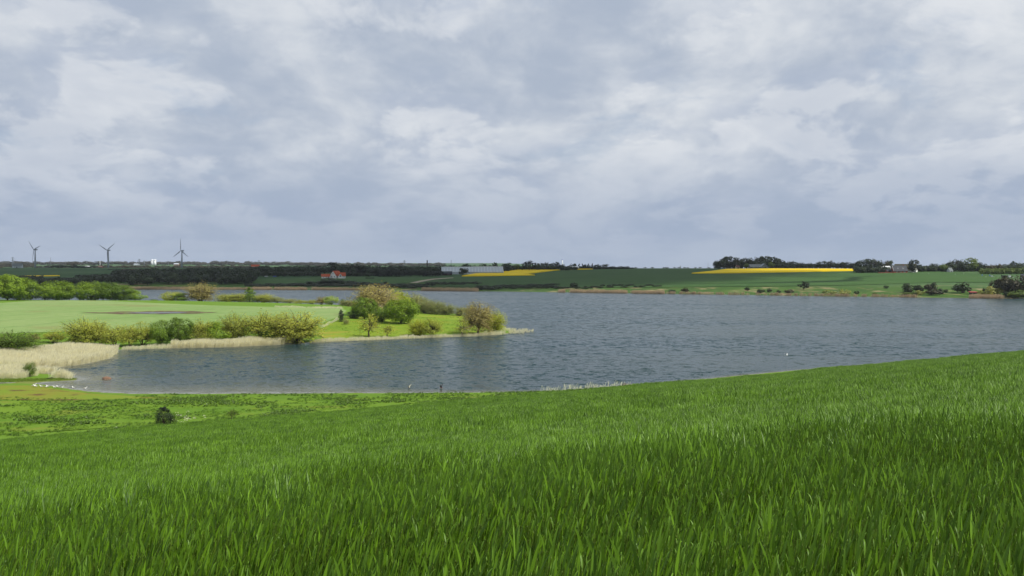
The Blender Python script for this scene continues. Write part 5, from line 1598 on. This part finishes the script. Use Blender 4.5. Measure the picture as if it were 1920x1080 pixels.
def flyer(x, y, hgt, rz, sc, bodym, wingm, label, up=.9, D=None):
    X, Y = hit(x, y, 60) if D is None else ((x - 960) / F * D, D)
    z = hgt if D is None else EYE - (y - HY) / F * D
    b_ = empty('flying_bird', (X, Y, z), R(rz), (sc, sc, sc)); tag(b_, label, 'bird')
    loft('body', [(-.34, .02, .05, .008), (-.22, .0, .05, .03), (-.05, -.02, .085, .07), (.12, 0, .08, .07), (.24, .02, .05, .05), (.31, .03, .045, .045), (.36, .03, .02, .02), (.41, .02, .006, .006)], bodym, b_)
    for sg in (-1, 1):
        v = []
        for q, ch, off, lift in ((.05, .13, .02, 0), (.26, .12, .07, .22), (.55, .08, .02, .42), (.80, .015, -.12, .52)):
            z_ = .03 + lift * up
            v += [(off + ch, sg * q, z_), (off - ch, sg * q, z_ - .01), (off, sg * q, z_ + .022)]
        f = []
        for k in range(3):
            a = 3 * k
            f += [(a, a + 1, a + 4, a + 3), (a + 1, a + 2, a + 5, a + 4), (a + 2, a, a + 3, a + 5)]
        f += [(2, 1, 0), (9, 10, 11)]
        mb = MB(); mb.add(v, f); mb.build('wing', wingm, b_)


flyer(1474, 666.5, 0, -35, 1.25, 'bird_white', 'bird_white', 'white gull flying low over the open lake', .7, D=262)
flyer(827.5, 728.5, .12, 160, 1.0, 'bird_brown', 'bird_black', 'brown duck with raised black wings at the near waterline', 1.5)
flyer(767, 728.5, .12, 150, .85, 'bird_black', 'pale_wall', 'dark wader with raised pale wings at the near waterline', 1.4)

# half sunk mound of dead reed in the shallows
X, Y = hit(200, 711, 60)
bm = bmesh.new(); bmesh.ops.create_icosphere(bm, subdivisions=4, radius=1.0)
for v in bm.verts:
    q = v.co * 2.1
    k = 1 + .20 * float(vnoise(np.array([q.x + q.z]), np.array([q.y - q.z]))[0]) + random.uniform(-.05, .05)
    v.co = Vector((v.co.x * .95 * k, v.co.y * .75 * k, max(-.3, v.co.z * .62 * k)))
me = bpy.data.meshes.new('mound'); bm.to_mesh(me); bm.free(); me.materials.append(MATS['stone_brown'])
tag(ob('reed_mound', me, None, (X, Y, 0)), 'rounded brown mound of dead reed in the shallow inlet', 'mound')
X, Y = hit(93, 712, 60)
mb = MB(); mb.tube([(-.9, 0, .15), (-.2, .1, .3), (.5, .05, .42), (1.0, .2, .3)], [.05, .09, .08, .03], 7); mb.tube([(.1, .1, .34), (.5, -.2, .55)], [.05, .02], 6)
tag(mb.build('driftwood_branch', 'dark_wood', None, True, loc=(X, Y, g1(X, Y))), 'dark driftwood branch lying on the grassy spit', 'driftwood')
for x, y, s in [(1171, 724.5, .55), (1176, 724.2, .4), (1184, 723.6, .35), (1190, 723, .3)]:
    X, Y = lake_pt(x, y)
    bm = bmesh.new(); bmesh.ops.create_icosphere(bm, subdivisions=2, radius=s)
    for v in bm.verts:
        v.co = Vector((v.co.x * random.uniform(.9, 1.35), v.co.y * random.uniform(.8, 1.1), v.co.z * random.uniform(.9, 1.15)))
    me = bpy.data.meshes.new('boulder'); bm.to_mesh(me); bm.free(); me.materials.append(MATS['wood_grey'] if s < .5 else MATS['chimney_dark'])
    tag(ob('boulder', me, None, (X, Y, g1(X, Y) + s * .3)), 'rounded stone at the near waterline behind the wheat', 'stone', 'stones at the near waterline')

# ------------------------------------------------------------------ unseen clouds, put above the frame to shade part of the land
m, t = newmat('cloud')
tc = t.n('ShaderNodeTexCoord')
q = tc.outputs['Object']
ln = t.n('ShaderNodeVectorMath', operation='LENGTH'); t.link(t.mapv(q, scale=(1, 1, 0)), ln.inputs[0])
nz = t.noise(q, 2.6, 5, .6)
dens = t.rng(t.math('ADD', ln.outputs['Value'], t.math('MULTIPLY', t.math('SUBTRACT', nz, .5), .7)), .62, .98, .92, 0.0)
df = t.n('ShaderNodeBsdfDiffuse'); df.inputs['Color'].default_value = (.82, .84, .88, 1)
tl = t.n('ShaderNodeBsdfTranslucent'); tl.inputs['Color'].default_value = (.70, .73, .78, 1)
tp = t.n('ShaderNodeBsdfTransparent')
mx = t.n('ShaderNodeMixShader', i_0=.55); t.link(df.outputs[0], mx.inputs[1]); t.link(tl.outputs[0], mx.inputs[2])
m2 = t.n('ShaderNodeMixShader'); t.link(dens, m2.inputs[0]); t.link(tp.outputs[0], m2.inputs[1]); t.link(mx.outputs[0], m2.inputs[2])
finish(t, m2.outputs[0])
CLOUD_Z = 800.0


def cloud(cx_, cy_, rx, ry, rz, seed, label, thick=55):
    """cloud whose shadow is centred on the ground point (cx, cy)"""
    bm = bmesh.new(); bmesh.ops.create_icosphere(bm, subdivisions=5, radius=1.0)
    for v in bm.verts:
        a = np.array([v.co.x * 3 + seed]), np.array([v.co.y * 3 - seed])
        k = 1 + .35 * float(vnoise(*a)[0]) + .2 * float(vnoise(a[0] * 2.7, a[1] * 2.7)[0])
        zc = v.co.z * (1.0 if v.co.z > 0 else .35) * (1 + .6 * float(vnoise(a[0] * 3, a[1] * 3)[0]))
        v.co = Vector((v.co.x * k, v.co.y * k, zc))
    me = bpy.data.meshes.new('cloud'); bm.to_mesh(me); bm.free(); me.materials.append(MATS['cloud'])
    me.polygons.foreach_set('use_smooth', [True] * len(me.polygons))
    k = CLOUD_Z / S.z
    o = ob('cloud', me, None, (cx_ + S.x * k, cy_ + S.y * k, CLOUD_Z), R(rz), (rx, ry, thick))
    tag(o, label, 'cloud', kind='stuff')


cloud(-780, 1600, 1480, 780, 0, 3, 'broad grey cloud out of view, shading the wooded far shore')
cloud(-20, 1200, 430, 330, 0, 8, 'smaller unseen cloud added to shade the middle of the far fields', 40)  # added out of view to darken the middle of the far fields

# ------------------------------------------------------------------ the air between here and the horizon
bm = bmesh.new(); bmesh.ops.create_cube(bm, size=1.0)
me = bpy.data.meshes.new('haze'); bm.to_mesh(me); bm.free()
m, t = newmat('haze')
pv = t.n('ShaderNodeVolumePrincipled')
pv.inputs['Color'].default_value = (.78, .87, 1.0, 1)
pv.inputs['Density'].default_value = 0.000035
o_ = t.n('ShaderNodeOutputMaterial'); t.link(pv.outputs[0], o_.inputs['Volume'])
me.materials.append(m)
zlo = float(GZ.min()) - 3.0; zhi = 120.0
h_ = ob('haze', me, None, (0, 0, (zlo + zhi) / 2), 0, (18300, 18300, zhi - zlo))
tag(h_, 'thin bluish air over the whole landscape', 'haze', kind='stuff')
